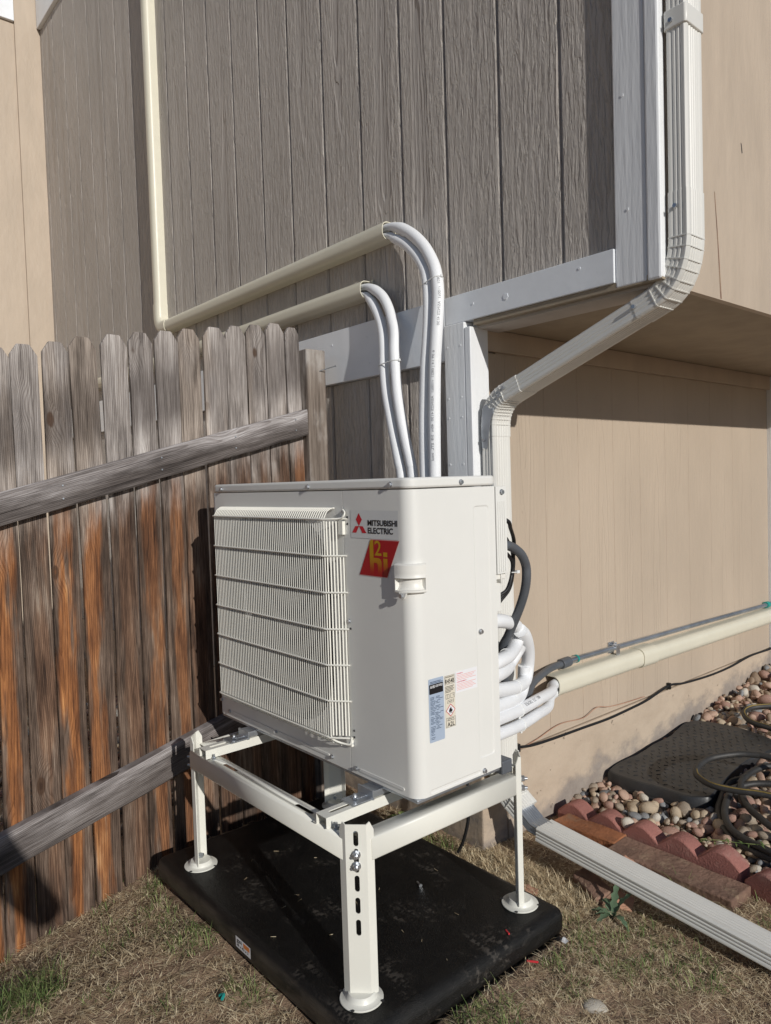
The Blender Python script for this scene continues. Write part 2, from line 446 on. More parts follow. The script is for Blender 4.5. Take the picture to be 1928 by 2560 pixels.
class G:
    """collects world-space vertices and faces"""
    def __init__(s):
        s.v = []; s.f = []; s.mi = []
    def add(s, vs_, fs_, mi=0):
        b = len(s.v)
        s.v.extend([tuple(v) for v in vs_])
        for f in fs_:
            s.f.append(tuple(b + i for i in f)); s.mi.append(mi)
        return s
    def box(s, x0, x1, y0, y1, z0, z1, mi=0):
        s.add([(x0, y0, z0), (x1, y0, z0), (x1, y1, z0), (x0, y1, z0), (x0, y0, z1), (x1, y0, z1), (x1, y1, z1), (x0, y1, z1)],
              [(0, 3, 2, 1), (4, 5, 6, 7), (0, 1, 5, 4), (1, 2, 6, 5), (2, 3, 7, 6), (3, 0, 4, 7)], mi)
        return s
    def cyl(s, p0, p1, r, n=12, r1=None, cap=True):
        p0 = Vector(p0); p1 = Vector(p1); d = (p1 - p0).normalized()
        a = d.orthogonal().normalized(); b = d.cross(a)
        r1 = r if r1 is None else r1
        vs_ = []
        for p, rr in ((p0, r), (p1, r1)):
            for i in range(n):
                t = 2 * math.pi * i / n
                vs_.append(p + a * math.cos(t) * rr + b * math.sin(t) * rr)
        fs_ = [(i, (i + 1) % n, n + (i + 1) % n, n + i) for i in range(n)]
        if cap:
            fs_ += [tuple(range(n - 1, -1, -1)), tuple(range(n, 2 * n))]
        return s.add(vs_, fs_)
    def tube(s, pts, r, n=10, cap=True):
        pts = [Vector(p) for p in pts]
        k = len(pts)
        rr = r if isinstance(r, (list, tuple)) else [r] * k
        vs_ = []
        tan = [(pts[min(i + 1, k - 1)] - pts[max(i - 1, 0)]).normalized() for i in range(k)]
        a = tan[0].orthogonal().normalized()
        for i in range(k):
            a = (a - tan[i] * a.dot(tan[i])).normalized()
            b = tan[i].cross(a)
            for j in range(n):
                t = 2 * math.pi * j / n
                vs_.append(pts[i] + (a * math.cos(t) + b * math.sin(t)) * rr[i])
        fs_ = []
        for i in range(k - 1):
            for j in range(n):
                fs_.append((i * n + j, i * n + (j + 1) % n, (i + 1) * n + (j + 1) % n, (i + 1) * n + j))
        if cap:
            fs_ += [tuple(range(n - 1, -1, -1)), tuple(range((k - 1) * n, k * n))]
        return s.add(vs_, fs_)
    def sweep(s, prof, pts, ax, closed=True, cap=True, scale=None):
        """prof: list of (a,b); a along the fixed axis ax, b along ax x tangent"""
        pts = [Vector(p) for p in pts]; ax = Vector(ax).normalized()
        k = len(pts); n = len(prof); vs_ = []
        for i in range(k):
            t = (pts[min(i + 1, k - 1)] - pts[max(i - 1, 0)]).normalized()
            b = ax.cross(t).normalized()
            sc = 1.0 if scale is None else scale[i]
            for (pa, pb) in prof:
                vs_.append(pts[i] + ax * pa * sc + b * pb * sc)
        fs_ = []
        m_ = n if closed else n - 1
        for i in range(k - 1):
            for j in range(m_):
                fs_.append((i * n + j, i * n + (j + 1) % n, (i + 1) * n + (j + 1) % n, (i + 1) * n + j))
        if cap and closed:
            fs_ += [tuple(range(n - 1, -1, -1)), tuple(range((k - 1) * n, k * n))]
        return s.add(vs_, fs_)
    def plate(s, outer, holes, fr):
        """flat sheet with holes; fr(u, v) gives the world point"""
        loops = [[Vector((u, v, 0)) for u, v in outer]] + [[Vector((u, v, 0)) for u, v in h] for h in holes]
        flat = [p for l in loops for p in l]
        def ar(l_): return abs(sum(l_[i].x * l_[(i + 1) % len(l_)].y - l_[(i + 1) % len(l_)].x * l_[i].y for i in range(len(l_)))) / 2
        want = ar(loops[0]) - sum(ar(l_) for l_ in loops[1:])
        for tryk in range(6):
            tris = tessellate_polygon(loops)
            got = sum(abs((flat[t[1]].x - flat[t[0]].x) * (flat[t[2]].y - flat[t[0]].y) - (flat[t[1]].y - flat[t[0]].y) * (flat[t[2]].x - flat[t[0]].x)) / 2 for t in tris)
            if abs(got - want) < 0.01 * want: break
            j_ = 1e-5 * (tryk + 1)
            loops = [[Vector((p.x + random.uniform(-j_, j_) * 0.2, p.y + random.uniform(-j_, j_) * 0.2, 0)) for p in l_] for l_ in loops]
            flat = [p for l_ in loops for p in l_]
        else:
            print('BAD TESSELLATION', len(holes), got, want)
        vs_ = [fr(p.x, p.y) for p in flat]
        fs_ = []
        for t in tris:
            a, b, c = (flat[i] for i in t)
            cr = (b.x - a.x) * (c.y - a.y) - (b.y - a.y) * (c.x - a.x)
            if abs(cr) < 1e-12: continue
            fs_.append(t if cr > 0 else (t[0], t[2], t[1]))
        return s.add(vs_, fs_)
    def prism(s, outer, fr0, fr1):
        n = len(outer)
        vs_ = [fr0(u, v) for u, v in outer] + [fr1(u, v) for u, v in outer]
        fs_ = [tuple(range(n)), tuple(range(2 * n - 1, n - 1, -1))] + [((i + 1) % n, i, n + i, n + (i + 1) % n) for i in range(n)]
        return s.add(vs_, fs_)
    def lathe(s, prof, c, n=28):
        c = Vector(c); vs_ = []
        for r, z in prof:
            for j in range(n):
                t = 2 * math.pi * j / n
                vs_.append(c + Vector((r * math.cos(t), r * math.sin(t), z)))
        fs_ = []
        for i in range(len(prof) - 1):
            for j in range(n):
                fs_.append((i * n + j, i * n + (j + 1) % n, (i + 1) * n + (j + 1) % n, (i + 1) * n + j))
        return s.add(vs_, fs_)

def ob(name, g, mat, parent=None, smooth=None, origin=None, bevel=0, seg=2, solid=0, mods=None, fixn=True):
    """one mesh object from a G; vertices are given in world space"""
    if origin is None:
        origin = abs_loc(parent) if parent is not None else Vector((0, 0, 0))
    origin = Vector(origin)
    me = bpy.data.meshes.new(name)
    me.from_pydata([tuple(Vector(v) - origin) for v in g.v], [], g.f)
    if fixn:
        bm = bmesh.new(); bm.from_mesh(me)
        if solid:
            bmesh.ops.remove_doubles(bm, verts=bm.verts, dist=1e-5)
        bmesh.ops.recalc_face_normals(bm, faces=bm.faces)
        bm.to_mesh(me); bm.free()
    mats = mat if isinstance(mat, (list, tuple)) else [mat]
    for m_ in mats: me.materials.append(m_)
    if len(mats) > 1 and len(me.polygons) == len(g.mi):
        me.polygons.foreach_set('material_index', g.mi)
    if smooth is not None:
        me.polygons.foreach_set('use_smooth', [True] * len(me.polygons))
        me.set_sharp_from_angle(angle=math.radians(smooth))
    me.update()
    o = bpy.data.objects.new(name, me)
    COL.objects.link(o)
    if parent is not None:
        o.parent = parent
        o.location = origin - abs_loc(parent)
    else:
        o.location = origin
    if solid:
        md = o.modifiers.new('thickness', 'SOLIDIFY'); md.thickness = solid; md.offset = 0.0
    if bevel:
        md = o.modifiers.new('bevel', 'BEVEL'); md.width = bevel; md.segments = seg; md.limit_method = 'ANGLE'; md.angle_limit = math.radians(40)
    return o

def tag(o, label=None, cat=None, group=None, kind=None):
    if label: o['label'] = label
    if cat: o['category'] = cat
    if group: o['group'] = group
    if kind: o['kind'] = kind
    return o

def crom(pts, m=8):
    """smooth curve through the points"""
    P = [Vector(p) for p in pts]
    P = [P[0] * 2 - P[1]] + P + [P[-1] * 2 - P[-2]]
    out = []
    for i in range(1, len(P) - 2):
        for j in range(m):
            t = j / m
            a, b, c, d = P[i - 1], P[i], P[i + 1], P[i + 2]
            out.append(0.5 * ((2 * b) + (c - a) * t + (2 * a - 5 * b + 4 * c - d) * t * t + (3 * b - a - 3 * c + d) * t ** 3))
    out.append(P[-2])
    return out

def rrect(x0, x1, y0, y1, r, n=4):
    pts = []
    for cx, cy, a0 in ((x1 - r, y0 + r, -90), (x1 - r, y1 - r, 0), (x0 + r, y1 - r, 90), (x0 + r, y0 + r, 180)):
        for i in range(n + 1):
            a = math.radians(a0 + 90 * i / n)
            pts.append((cx + r * math.cos(a), cy + r * math.sin(a)))
    return pts

def text_g(body, fr, u0, u1, v0, v1, bold=0.012):
    """lettering fitted into the rectangle u0..u1, v0..v1 of the frame fr"""
    cu = bpy.data.curves.new('lettering', 'FONT')
    cu.body = body; cu.resolution_u = 3; cu.offset = bold
    t = bpy.data.objects.new('lettering', cu)
    COL.objects.link(t)
    bpy.context.view_layer.update()
    dg = bpy.context.evaluated_depsgraph_get()
    me = bpy.data.meshes.new_from_object(t.evaluated_get(dg))
    bpy.data.objects.remove(t); bpy.data.curves.remove(cu)
    if len(me.vertices) == 0:
        return G()
    co = np.array([v.co[:] for v in me.vertices])
    mn = co.min(0); mx = co.max(0)
    su = (u1 - u0) / max(1e-9, mx[0] - mn[0]); sv = (v1 - v0) / max(1e-9, mx[1] - mn[1])
    g = G()
    g.add([fr(u0 + (c[0] - mn[0]) * su, v0 + (c[1] - mn[1]) * sv) for c in co], [tuple(p.vertices) for p in me.polygons])
    bpy.data.meshes.remove(me)
    return g

def merge(*gs):
    o = G()
    for g in gs: o.add(g.v, g.f)
    return o

# ------------------------------------------------------------------ ground
def gnd(x, y):
    """height of the lawn"""
    x = np.asarray(x, float); y = np.asarray(y, float)
    wl = np.clip((0.35 - x) / 0.5, 0.15, 1.0)
    d = np.clip(0.0 - y, 0, 1.6)
    return -0.507 - 0.215 * d * wl

def lump(x, y):
    x = np.asarray(x, float); y = np.asarray(y, float)
    return (0.006 * np.sin(x * 23.1 + 1.3 * np.sin(y * 17)) * np.sin(y * 19.7 + 1.1 * np.sin(x * 13))
            + 0.004 * np.sin(x * 61 + y * 37) * np.sin(y * 53 - x * 29))

n = 300
a = np.linspace(-1, 1, n)
xs = 0.55 + 1.7 * a + 0.5 * a ** 3 + 90 * a ** 9
ys = 0.10 + 1.7 * a + 0.5 * a ** 3 + 90 * a ** 9
X, Y = np.meshgrid(xs, ys, indexing='ij')
near = np.exp(-((X - 0.5) ** 2 + Y ** 2) / 6)
Z = gnd(X, Y) + lump(X, Y) * near
Z = np.where((X > -0.07) & (X < 0.98) & (Y > -0.19) & (Y < 0.48), -0.53, Z)
me = bpy.data.meshes.new('ground')
co = np.stack([X, Y, Z], -1).reshape(-1, 3)
idx = np.arange(n * n).reshape(n, n)
q = np.stack([idx[:-1, :-1], idx[1:, :-1], idx[1:, 1:], idx[:-1, 1:]], -1).reshape(-1, 4)

def np_mesh(name, co, quads, mat, smooth=True, parent=None, matidx=None):
    me = bpy.data.meshes.new(name)
    k = quads.shape[1]
    me.vertices.add(len(co)); me.vertices.foreach_set('co', np.ascontiguousarray(co, dtype=np.float32).ravel())
    me.loops.add(quads.size); me.loops.foreach_set('vertex_index', quads.astype(np.int32).ravel())
    me.polygons.add(len(quads))
    me.polygons.foreach_set('loop_start', np.arange(len(quads), dtype=np.int32) * k)
    if smooth: me.polygons.foreach_set('use_smooth', np.ones(len(quads), dtype=bool))
    for m_ in (mat if isinstance(mat, list) else [mat]): me.materials.append(m_)
    if matidx is not None: me.polygons.foreach_set('material_index', matidx.astype(np.int32))
    me.update(calc_edges=True); me.validate()
    o = bpy.data.objects.new(name, me)
    COL.objects.link(o)
    if parent is not None:
        o.parent = parent
    return o
tag(np_mesh('ground', co, q, M['soil']), 'dry brown soil of the lawn around the black pad', kind='structure')

# ------------------------------------------------------------------ house
YA, XB, XD = 0.68, 0.53, 1.215
house = empty('house', (0.0, 0.7, -0.5), 'tan house with grooved wood siding and an overhanging upper storey', 'house')
zl, zt = 1.36, 4.28
upper = ob('upper_wall', G().box(-3.86, XD - 0.012, YA + 0.0075, YA + 0.12, 1.24, 5.0), M['wall_front'], house)
lower = ob('lower_wall', G().box(-3.86, XB - 0.012, YA + 0.0075, YA + 0.12, -0.21, 1.30), M['wall_front'], house)
grooves = [-1.194, -0.956, -0.716, -0.485, -0.241, -0.008, 0.220, 0.441, 0.672, 0.899, 1.075]
left = []
gx = -1.194
while gx > -3.60:
    gx -= 0.2345; left.append(gx)
grooves = [-3.85] + sorted(left) + grooves
def boardA(x0, x1, z0, z1, par):
    a_, b_ = x0 + 0.0070, x1 - 0.0035
    poly = [(a_, YA + 0.0125), (a_, YA + 0.0010), (a_ + 0.0010, YA), (b_ - 0.0080, YA), (b_, YA + 0.0042), (b_ + 0.0006, YA + 0.0125)]
    ob('siding_board', G().prism(poly, lambda u, v: (u, v, z0), lambda u, v: (u, v, z1)), M['siding_front'], par,
       origin=((x0 + x1) / 2, YA, (z0 + z1) / 2))
for x0, x1 in zip(grooves[:-1], grooves[1:]):
    boardA(x0, x1, zl, zt, upper)
    if x0 < 0.43:
        boardA(x0, min(x1, 0.435), -0.20, 1.148, lower)
side = ob('side_wall', G().box(XB - 0.14, XB - 0.0014, YA + 0.122, 6.0, -0.21, 1.26), M['wall_paint'], house)
gB = [0.735, 0.845, 1.059, 1.267, 1.506, 1.708, 1.918, 2.126, 2.34, 2.573, 2.785, 2.985]
for y0, y1 in zip(gB[:-1], gB[1:]):
    ob('siding_board', G().box(XB - 0.0085, XB, y0 + 0.0007, y1 - 0.0007, -0.20, 1.172), M['siding_side'], side,
       origin=(XB, (y0 + y1) / 2, 0.5), bevel=0.0007, seg=1)
# trim
ob('band_board', G().box(-3.84, 0.436, 0.655, YA + 0.0101, 1.150, 1.3575), M['trim_flat'], house, bevel=0.002)
ob('band_board', G().box(0.438, 1.0785, 0.655, YA + 0.0101, 1.266, 1.3575), M['trim_flat'], house, bevel=0.002)
ob('corner_board', G().box(0.437, XB - 0.001, 0.648, YA + 0.01, -0.235, 1.264), M['trim'], house, bevel=0.003)
ob('corner_board', G().box(XB + 0.0005, 0.556, 0.6475, 0.735, -0.235, 1.2445), M['trim'], house, bevel=0.003)
ob('corner_board', G().box(1.080, 1.172, 0.6605, YA + 0.0098, 1.251, 5.0), M['trim'], house, bevel=0.004)
ob('corner_board', G().box(1.1735, 1.2135, 0.657, YA + 0.0099, 1.249, 5.0), M['trim'], house, bevel=0.006)
ob('overhang_wall', G().box(XD - 0.02, XD, YA + 0.012, 6.0, 1.237, 5.0), M['wall_paint'], house)
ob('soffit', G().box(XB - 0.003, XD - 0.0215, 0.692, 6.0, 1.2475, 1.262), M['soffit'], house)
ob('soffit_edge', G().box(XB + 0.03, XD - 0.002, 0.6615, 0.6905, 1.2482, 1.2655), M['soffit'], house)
ob('frieze_board', G().box(XB + 0.0005, XB + 0.018, 0.7365, 2.984, 1.176, 1.2465), M['wall_paint'], house, bevel=0.002)
ob('corner_batten', G().box(XB - 0.003, XB + 0.022, 2.987, 3.075, -0.21, 1.246), M['trim'], house, bevel=0.002)
ob('frieze_board', G().box(-3.822, 1.0, 0.655, YA + 0.0103, 4.283, 4.62), M['trim_flat'], house, bevel=0.003)
fg = G()
nx = 90
fA = [(x, 0.672 + 0.0025 * math.sin(x * 7)) for x in np.linspace(-3.86, 0.536, 2)]
ob('foundation', G().box(-3.86, 0.5345, 0.674, 0.80, -0.95, -0.212), M['foundation'], house, bevel=0.006)
ob('foundation', G().box(0.40, 0.5375, 0.802, 6.0, -0.95, -0.214), M['foundation'], house, bevel=0.006)
# left return wall
ret = ob('return_wall', G().box(-4.0, -3.85, -4.0, 0.70, -0.6, 4.90), M['wall_paint'], house)
ob('corner_board', G().box(-3.8495, -3.828, 0.50, 0.679, -0.25, 4.9), M['wall_paint'], house, bevel=0.002)
ob('frieze_board', G().box(-3.8495, -3.822, -4.0, 0.498, 4.285, 4.62), M['trim_flat'], house, bevel=0.003)
ob('roof', G().add([(-4.15, 0.60, 4.95), (1.30, 0.60, 4.95), (1.30, 6.0, 6.6), (-4.15, 6.0, 6.6), (-4.15, 0.60, 5.02), (1.30, 0.60, 5.02), (1.30, 6.0, 6.7), (-4.15, 6.0, 6.7)],
   [(0, 3, 2, 1), (4, 5, 6, 7), (0, 1, 5, 4), (1, 2, 6, 5), (2, 3, 7, 6), (3, 0, 4, 7)]), M['dark'], house)
# crack and gouge in the overhang wall, nail heads in the trim
ob('crack', G().add([(XD + 0.0006, 0.950, 1.535), (XD + 0.0006, 0.9545, 1.53), (XD + 0.0006, 0.971, 1.40), (XD + 0.0006, 0.988, 1.24), (XD + 0.0006, 0.980, 1.24), (XD + 0.0006, 0.966, 1.40)],
   [(0, 1, 2, 5), (5, 2, 3, 4)]), M['brick_brown'], house, fixn=False)
ob('crack', G().add([(XD + 0.0006, 1.122, 1.715), (XD + 0.0006, 1.127, 1.712), (XD + 0.0006, 1.133, 1.687), (XD + 0.0006, 1.128, 1.685)], [(0, 1, 2, 3)]), M['dark'], house, fixn=False)
for x, z, r in ((0.702, 1.309, 0.013), (0.565, 1.315, 0.005), (0.97, 1.33, 0.005), (0.20, 1.26, 0.004), (0.02, 1.30, 0.004), (0.03, 1.20, 0.005), (-0.20, 1.305, 0.004)):
    ob('nail_head', G().cyl((x, 0.656, z), (x, 0.6535, z), r * 0.8, 6 if r > 0.01 else 8), M['trim_flat'], house, smooth=30)
for z in (1.19, 1.02, 0.955, 0.80):
    for x in (0.452, 0.512):
        ob('nail_head', G().cyl((x, 0.649, z), (x, 0.6465, z), 0.0032, 8), M['trim'], house, smooth=30)
for z in (1.45, 1.75, 2.02):
    ob('nail_head', G().cyl((1.11 + 0.02 * math.sin(z * 9), 0.661, z), (1.11 + 0.02 * math.sin(z * 9), 0.659, z), 0.004, 8), M['trim'], house, smooth=30)

# ------------------------------------------------------------------ downspout
def dprof(wy, wx, ribs=True):
    """outline of a corrugated downspout, half sizes wy (along Y) and wx"""
    pts = []
    def sidep(p0, p1, nrm, k):
        for i in range(k * 4 + 1):
            t = i / (k * 4)
            d = 0.0
            if 0.12 < t < 0.88 and ribs:
                d = -0.0028 * (0.5 - 0.5 * math.cos(2 * math.pi * (t - 0.12) / 0.76 * k))
            pts.append((p0[0] + (p1[0] - p0[0]) * t + nrm[0] * d, p0[1] + (p1[1] - p0[1]) * t + nrm[1] * d))
    c = 0.005
    sidep((wy, -wx + c), (wy, wx - c), (1, 0), 3)
    sidep((wy - c, wx), (-wy + c, wx), (0, 1), 5)
    sidep((-wy, wx - c), (-wy, -wx + c), (-1, 0), 3)
    sidep((-wy + c, -wx), (wy - c, -wx), (0, -1), 5)
    return pts
YD = 0.722
ds = empty('downspout', (0.59, YD, -0.5), 'white corrugated downspout stepping in from the overhang to the lower wall', 'downspout')
def arc(p0, p1, c, k=36):
    """points of a bend: quadratic through corner c"""
    p0, p1, c = Vector(p0), Vector(p1), Vector(c)
    return [(p0 * (1 - t) ** 2 + c * 2 * t * (1 - t) + p1 * t * t) for t in [i / k for i in range(k + 1)]]
xu, xl2 = 1.249, 0.591
prof = dprof(0.043, 0.027); profe = dprof(0.0445, 0.0285)
dA = V3(0.665, YD, 1.022); dB = V3(1.150, YD, 1.201)
ob('pipe', G().sweep(prof, [(xu, YD, 3.6), (xu, YD, 1.40)], (0, 1, 0)), M['gutter'], ds, smooth=25)
ob('coupling', G().sweep(dprof(0.047, 0.031, False), [(xu, YD, 1.915), (xu, YD, 1.868)], (0, 1, 0)), M['gutter'], ds, smooth=25, bevel=0.002)
def crimp(k, lo, hi):
    return [1.0 if (i < lo or i > hi) else 0.955 + 0.05 * ((i - lo) % 5) / 4 for i in range(k)]
def elbow(head, bend, tail, n_c):
    el_ = ob('elbow', G().sweep(profe, head + bend + tail, (0, 1, 0)), M['gutter'], ds, smooth=25)
    g_ = G()
    big = [(a_ * 1.02, b_ * 1.035) for a_, b_ in dprof(0.0445, 0.0285, False)]
    for i in range(n_c):
        j = 2 + int((len(bend) - 5) * i / (n_c - 1))
        t_ = (bend[j + 1] - bend[j - 1]).normalized()
        g_.sweep(big, [bend[j] - t_ * 0.0022, bend[j] + t_ * 0.0006], (0, 1, 0))
    ob('crimp', g_, M['gutter'], el_, smooth=25)
elbow([V3(xu, YD, 1.465), V3(xu, YD, 1.40)], arc((xu, YD, 1.362), dB + V3(0.016, 0, 0.006), (xu, YD, 1.238)), [dB - V3(0.03, 0, 0.011)], 8)
ob('pipe', G().sweep(prof, [dB, dA], (0, 1, 0)), M['gutter'], ds, smooth=25)
elbow([dA + V3(0.055, 0, 0.0205), dA + V3(0.004, 0, 0.0015)], arc(dA - V3(0.004, 0, 0.0015), (xl2, YD, 0.915), (xl2, YD, 0.995)), [V3(xl2, YD, 0.885)], 8)
ob('pipe', G().sweep(prof, [(xl2, YD, 0.90), (xl2, YD, -0.20)], (0, 1, 0)), M['gutter'], ds, smooth=25)
elbow([V3(xl2, YD, -0.185), V3(xl2, YD, -0.22)], arc((xl2, YD, -0.235), (0.645, 0.725, -0.318), (xl2 + 0.004, YD, -0.285)), [V3(0.672, 0.727, -0.338)], 6)
ob('flattened_end', G().sweep(dprof(0.036, 0.018), [(0.655, 0.726, -0.329), (0.712, 0.729, -0.372), (0.80, 0.731, -0.388)], (0, 1, 0)), M['zinc_dull'], ds, smooth=25)
ob('extension_pipe', G().sweep(dprof(0.0425, 0.0245), [(0.742, 0.731, -0.383), (2.30, 0.752, -0.545)], (0, 1, 0)), M['gutter'], ds, smooth=25,
   )['label'] = 'long white corrugated extension lying across the bed'
# strap bracket and screws
sx, sz = 0.586, 0.905
ob('strap', G().prism([(-0.014, -0.055), (0.008, -0.062), (0.016, -0.03), (0.028, 0.03), (0.043, 0.052), (0.043, 0.070), (0.024, 0.068), (0.010, 0.085), (-0.008, 0.072), (-0.016, 0.0)],
   lambda u, v: (sx + u * 0.9, YD - 0.0475, sz + v), lambda u, v: (sx + u * 0.9, YD - 0.0500, sz + v)), M['zinc_dull'], ds, bevel=0.0008)
for p in ((sx - 0.004, sz - 0.03), (0.668, 1.034), (0.650, 1.010), (1.245, 1.425), (1.125, 1.195), (1.240, 1.885)):
    ob('screw', G().cyl((p[0], YD - 0.0445, p[1]), (p[0], YD - 0.054, p[1]), 0.0055, 8), M['zinc'], ds, smooth=30)

# ------------------------------------------------------------------ line set covers
def cprof(wid, dep, t=0.003):
    """open C shaped duct: outer half round shell with a cavity"""
    outer = []
    r = dep * 0.42
    h = wid / 2
    outer += [(0.0, -h)]
    for i in range(7):
        a_ = math.radians(-90 + 90 * i / 6); outer.append((dep - r + r * math.cos(a_), -h + r + r * math.sin(a_)))
    for i in range(7):
        a_ = math.radians(90 * i / 6); outer.append((dep - r + r * math.cos(a_), h - r + r * math.sin(a_)))
    outer += [(0.0, h)]
    r2 = r - t
    inner = [(0.0, h - t)]
    for i in range(7):
        a_ = math.radians(90 - 90 * i / 6); inner.append((dep - r + r2 * math.cos(a_), h - r + r2 * math.sin(a_)))
    for i in range(7):
        a_ = math.radians(-90 * i / 6); inner.append((dep - r + r2 * math.cos(a_), -h + r + r2 * math.sin(a_)))
    inner += [(0.0, -h + t)]
    return outer + inner
def cover_run(name, par, p0, p1, out, wid, dep):
    return ob(name, G().sweep(cprof(wid, dep), [p0, p1], out), M['cover'], par, smooth=35)
GRP = 'beige line set covers on the walls'
c1 = empty('line_set_cover', (-1.7, YA, 1.65), 'cream plastic pipe cover coming down the siding then turning along it, uppermost', 'pipe cover', GRP)
yw = YA - 0.0008
cover_run('duct', c1, (-1.72, yw, 1.654), (0.172, yw, 1.654), (0, -1, 0), 0.066, 0.062)
cover_run('duct', c1, (-1.806, yw, 1.75), (-1.806, yw, 4.25), (0, -1, 0), 0.066, 0.062)
eg = G()
eg.sweep(cprof(0.072, 0.065), [(-1.806, yw, 1.79)] + arc((-1.806, yw, 1.735), (-1.735, yw, 1.654), (-1.806, yw, 1.654), 10) + [(-1.69, yw, 1.654)], (0, -1, 0))
ob('corner_elbow', eg, M['cover'], c1, smooth=35)
ob('mounting_strip', G().box(0.165, 0.178, YA - 0.005, YA - 0.0012, 1.618, 1.692), M['cover'], c1)
c2 = empty('line_set_cover', (-1.0, YA, 1.47), 'cream plastic pipe cover running low along the siding behind the fence tops', 'pipe cover', GRP)
cover_run('duct', c2, (-3.80, yw, 1.474), (0.036, yw, 1.474), (0, -1, 0), 0.066, 0.062)
ob('mounting_strip', G().box(0.03, 0.042, YA - 0.005, YA - 0.0012, 1.437, 1.514), M['cover'], c2)
c3 = empty('line_set_cover', (XB, 1.5, 0.0), 'cream plastic pipe cover low on the tan side wall under the metal conduit', 'pipe cover', GRP)
xw = XB + 0.0008
cover_run('duct', c3, (xw, 1.03, -0.012), (xw, 1.63, -0.012), (1, 0, 0), 0.074, 0.066)
cover_run('duct', c3, (xw, 1.70, -0.014), (xw, 4.2, -0.03), (1, 0, 0), 0.074, 0.066)
cover_run('coupling', c3, (xw, 1.60, -0.012), (xw, 1.715, -0.013), (1, 0, 0), 0.081, 0.070)

# ------------------------------------------------------------------ conduits and cables
cond = empty('metal_conduit', (XB, 1.2, 0.05), 'galvanised steel conduit clamped along the side wall above the cream cover', 'conduit')
ob('pipe', G().tube([(0.548, 1.185, 0.056), (0.548, 2.2, 0.045), (0.548, 4.0, 0.018)], 0.0105, 12), M['zinc_dull'], cond, smooth=40)
ob('connector', G().cyl((0.548, 1.105, 0.052), (0.548, 1.155, 0.0545), 0.019, 14), M['rubber_grey'], cond, smooth=30, bevel=0.002)
ob('connector', merge(G().cyl((0.548, 1.150, 0.054), (0.548, 1.21, 0.056), 0.0135, 14)), M['zinc'], cond, smooth=30, bevel=0.001)
ob('collar', G().cyl((0.548, 1.196, 0.0555), (0.548, 1.204, 0.056), 0.0155, 14), M['teal'], cond, smooth=30)
ob('collar', G().cyl((0.548, 2.90, 0.035), (0.548, 2.93, 0.0345), 0.017, 14), M['teal'], cond, smooth=30)
ob('clamp', G().box(0.5305, 0.566, 1.455, 1.480, 0.062, 0.066).box(0.5575, 0.562, 1.456, 1.479, 0.02, 0.068).box(0.5305, 0.535, 1.44, 1.48, 0.03, 0.075).cyl((0.55, 1.467, 0.06), (0.55, 1.467, 0.075), 0.005, 6), M['zinc'], cond, bevel=0.001)
wh = empty('flexible_conduit', (0.80, 0.5, 0.3), 'grey flexible conduit looping out from behind the heat pump', 'conduit')
path = [(0.90, 0.33, 0.578), (0.916, 0.370, 0.571), (0.906, 0.402, 0.565), (0.899, 0.435, 0.553), (0.892, 0.468, 0.534), (0.880, 0.500, 0.502), (0.875, 0.508, 0.468), (0.861, 0.517, 0.428), (0.838, 0.525, 0.382), (0.808, 0.533, 0.333), (0.775, 0.542, 0.283), (0.74, 0.552, 0.23), (0.705, 0.60, 0.13), (0.69, 0.66, 0.06), (0.667, 0.75, 0.030), (0.618, 0.85, 0.047), (0.570, 0.98, 0.051), (0.548, 1.06, 0.051), (0.548, 1.13, 0.053)]
cp = crom(path, 10)
ob('tube', G().tube(cp, [0.0128 + 0.0004 * (i % 2) for i in range(len(cp))], 14), M['rubber_grey'], wh, smooth=50)
bc = tag(ob('black_cable', merge(
    G().tube(crom([(0.90, 0.33, 0.655), (0.935, 0.36, 0.636), (0.912, 0.40, 0.613), (0.880, 0.45, 0.581), (0.872, 0.46, 0.557), (0.867, 0.46, 0.515), (0.866, 0.46, 0.487), (0.860, 0.45, 0.440), (0.848, 0.42, 0.404), (0.83, 0.40, 0.36), (0.78, 0.38, 0.30)], 8), 0.0055, 8),
    G().tube(crom([(0.88, 0.33, 0.62), (0.915, 0.36, 0.60), (0.90, 0.41, 0.565), (0.877, 0.45, 0.53), (0.872, 0.452, 0.49), (0.862, 0.44, 0.44), (0.842, 0.41, 0.40), (0.80, 0.385, 0.33)], 8), 0.0055, 8),
    G().tube(crom([(0.92, 0.335, 0.54), (0.905, 0.38, 0.55), (0.880, 0.44, 0.52), (0.870, 0.45, 0.48), (0.875, 0.42, 0.44), (0.86, 0.37, 0.42)], 8), 0.005, 8)),
    M['black_cable'], smooth=50), 'bundle of black control cables tied beside the heat pump', 'cable')
ob('zip_tie', G().tube(crom([(0.875, 0.446, 0.487), (0.862, 0.457, 0.487), (0.872, 0.468, 0.488), (0.882, 0.46, 0.487), (0.875, 0.446, 0.487)], 6), 0.0016, 6).box(0.872, 0.880, 0.462, 0.474, 0.483, 0.491), M['tie'], bc)
wc = [(0.536, 0.80, -0.20), (0.5415, 0.846, -0.196), (0.5415, 0.930, -0.210), (0.5415, 1.049, -0.217), (0.5415, 1.253, -0.223), (0.5415, 1.417, -0.228), (0.5415, 1.580, -0.224), (0.5415, 1.714, -0.217), (0.5415, 1.900, -0.193), (0.5415, 2.037, -0.209), (0.5415, 2.283, -0.222), (0.5415, 2.497, -0.221), (0.5415, 2.730, -0.207), (0.5415, 2.995, -0.213), (0.545, 3.3, -0.2)]
cc = tag(ob('wall_cable', G().tube(crom(wc, 8), 0.0052, 8), M['black_cable'], smooth=50), 'thin black cable clipped along the top of the foundation', 'cable')
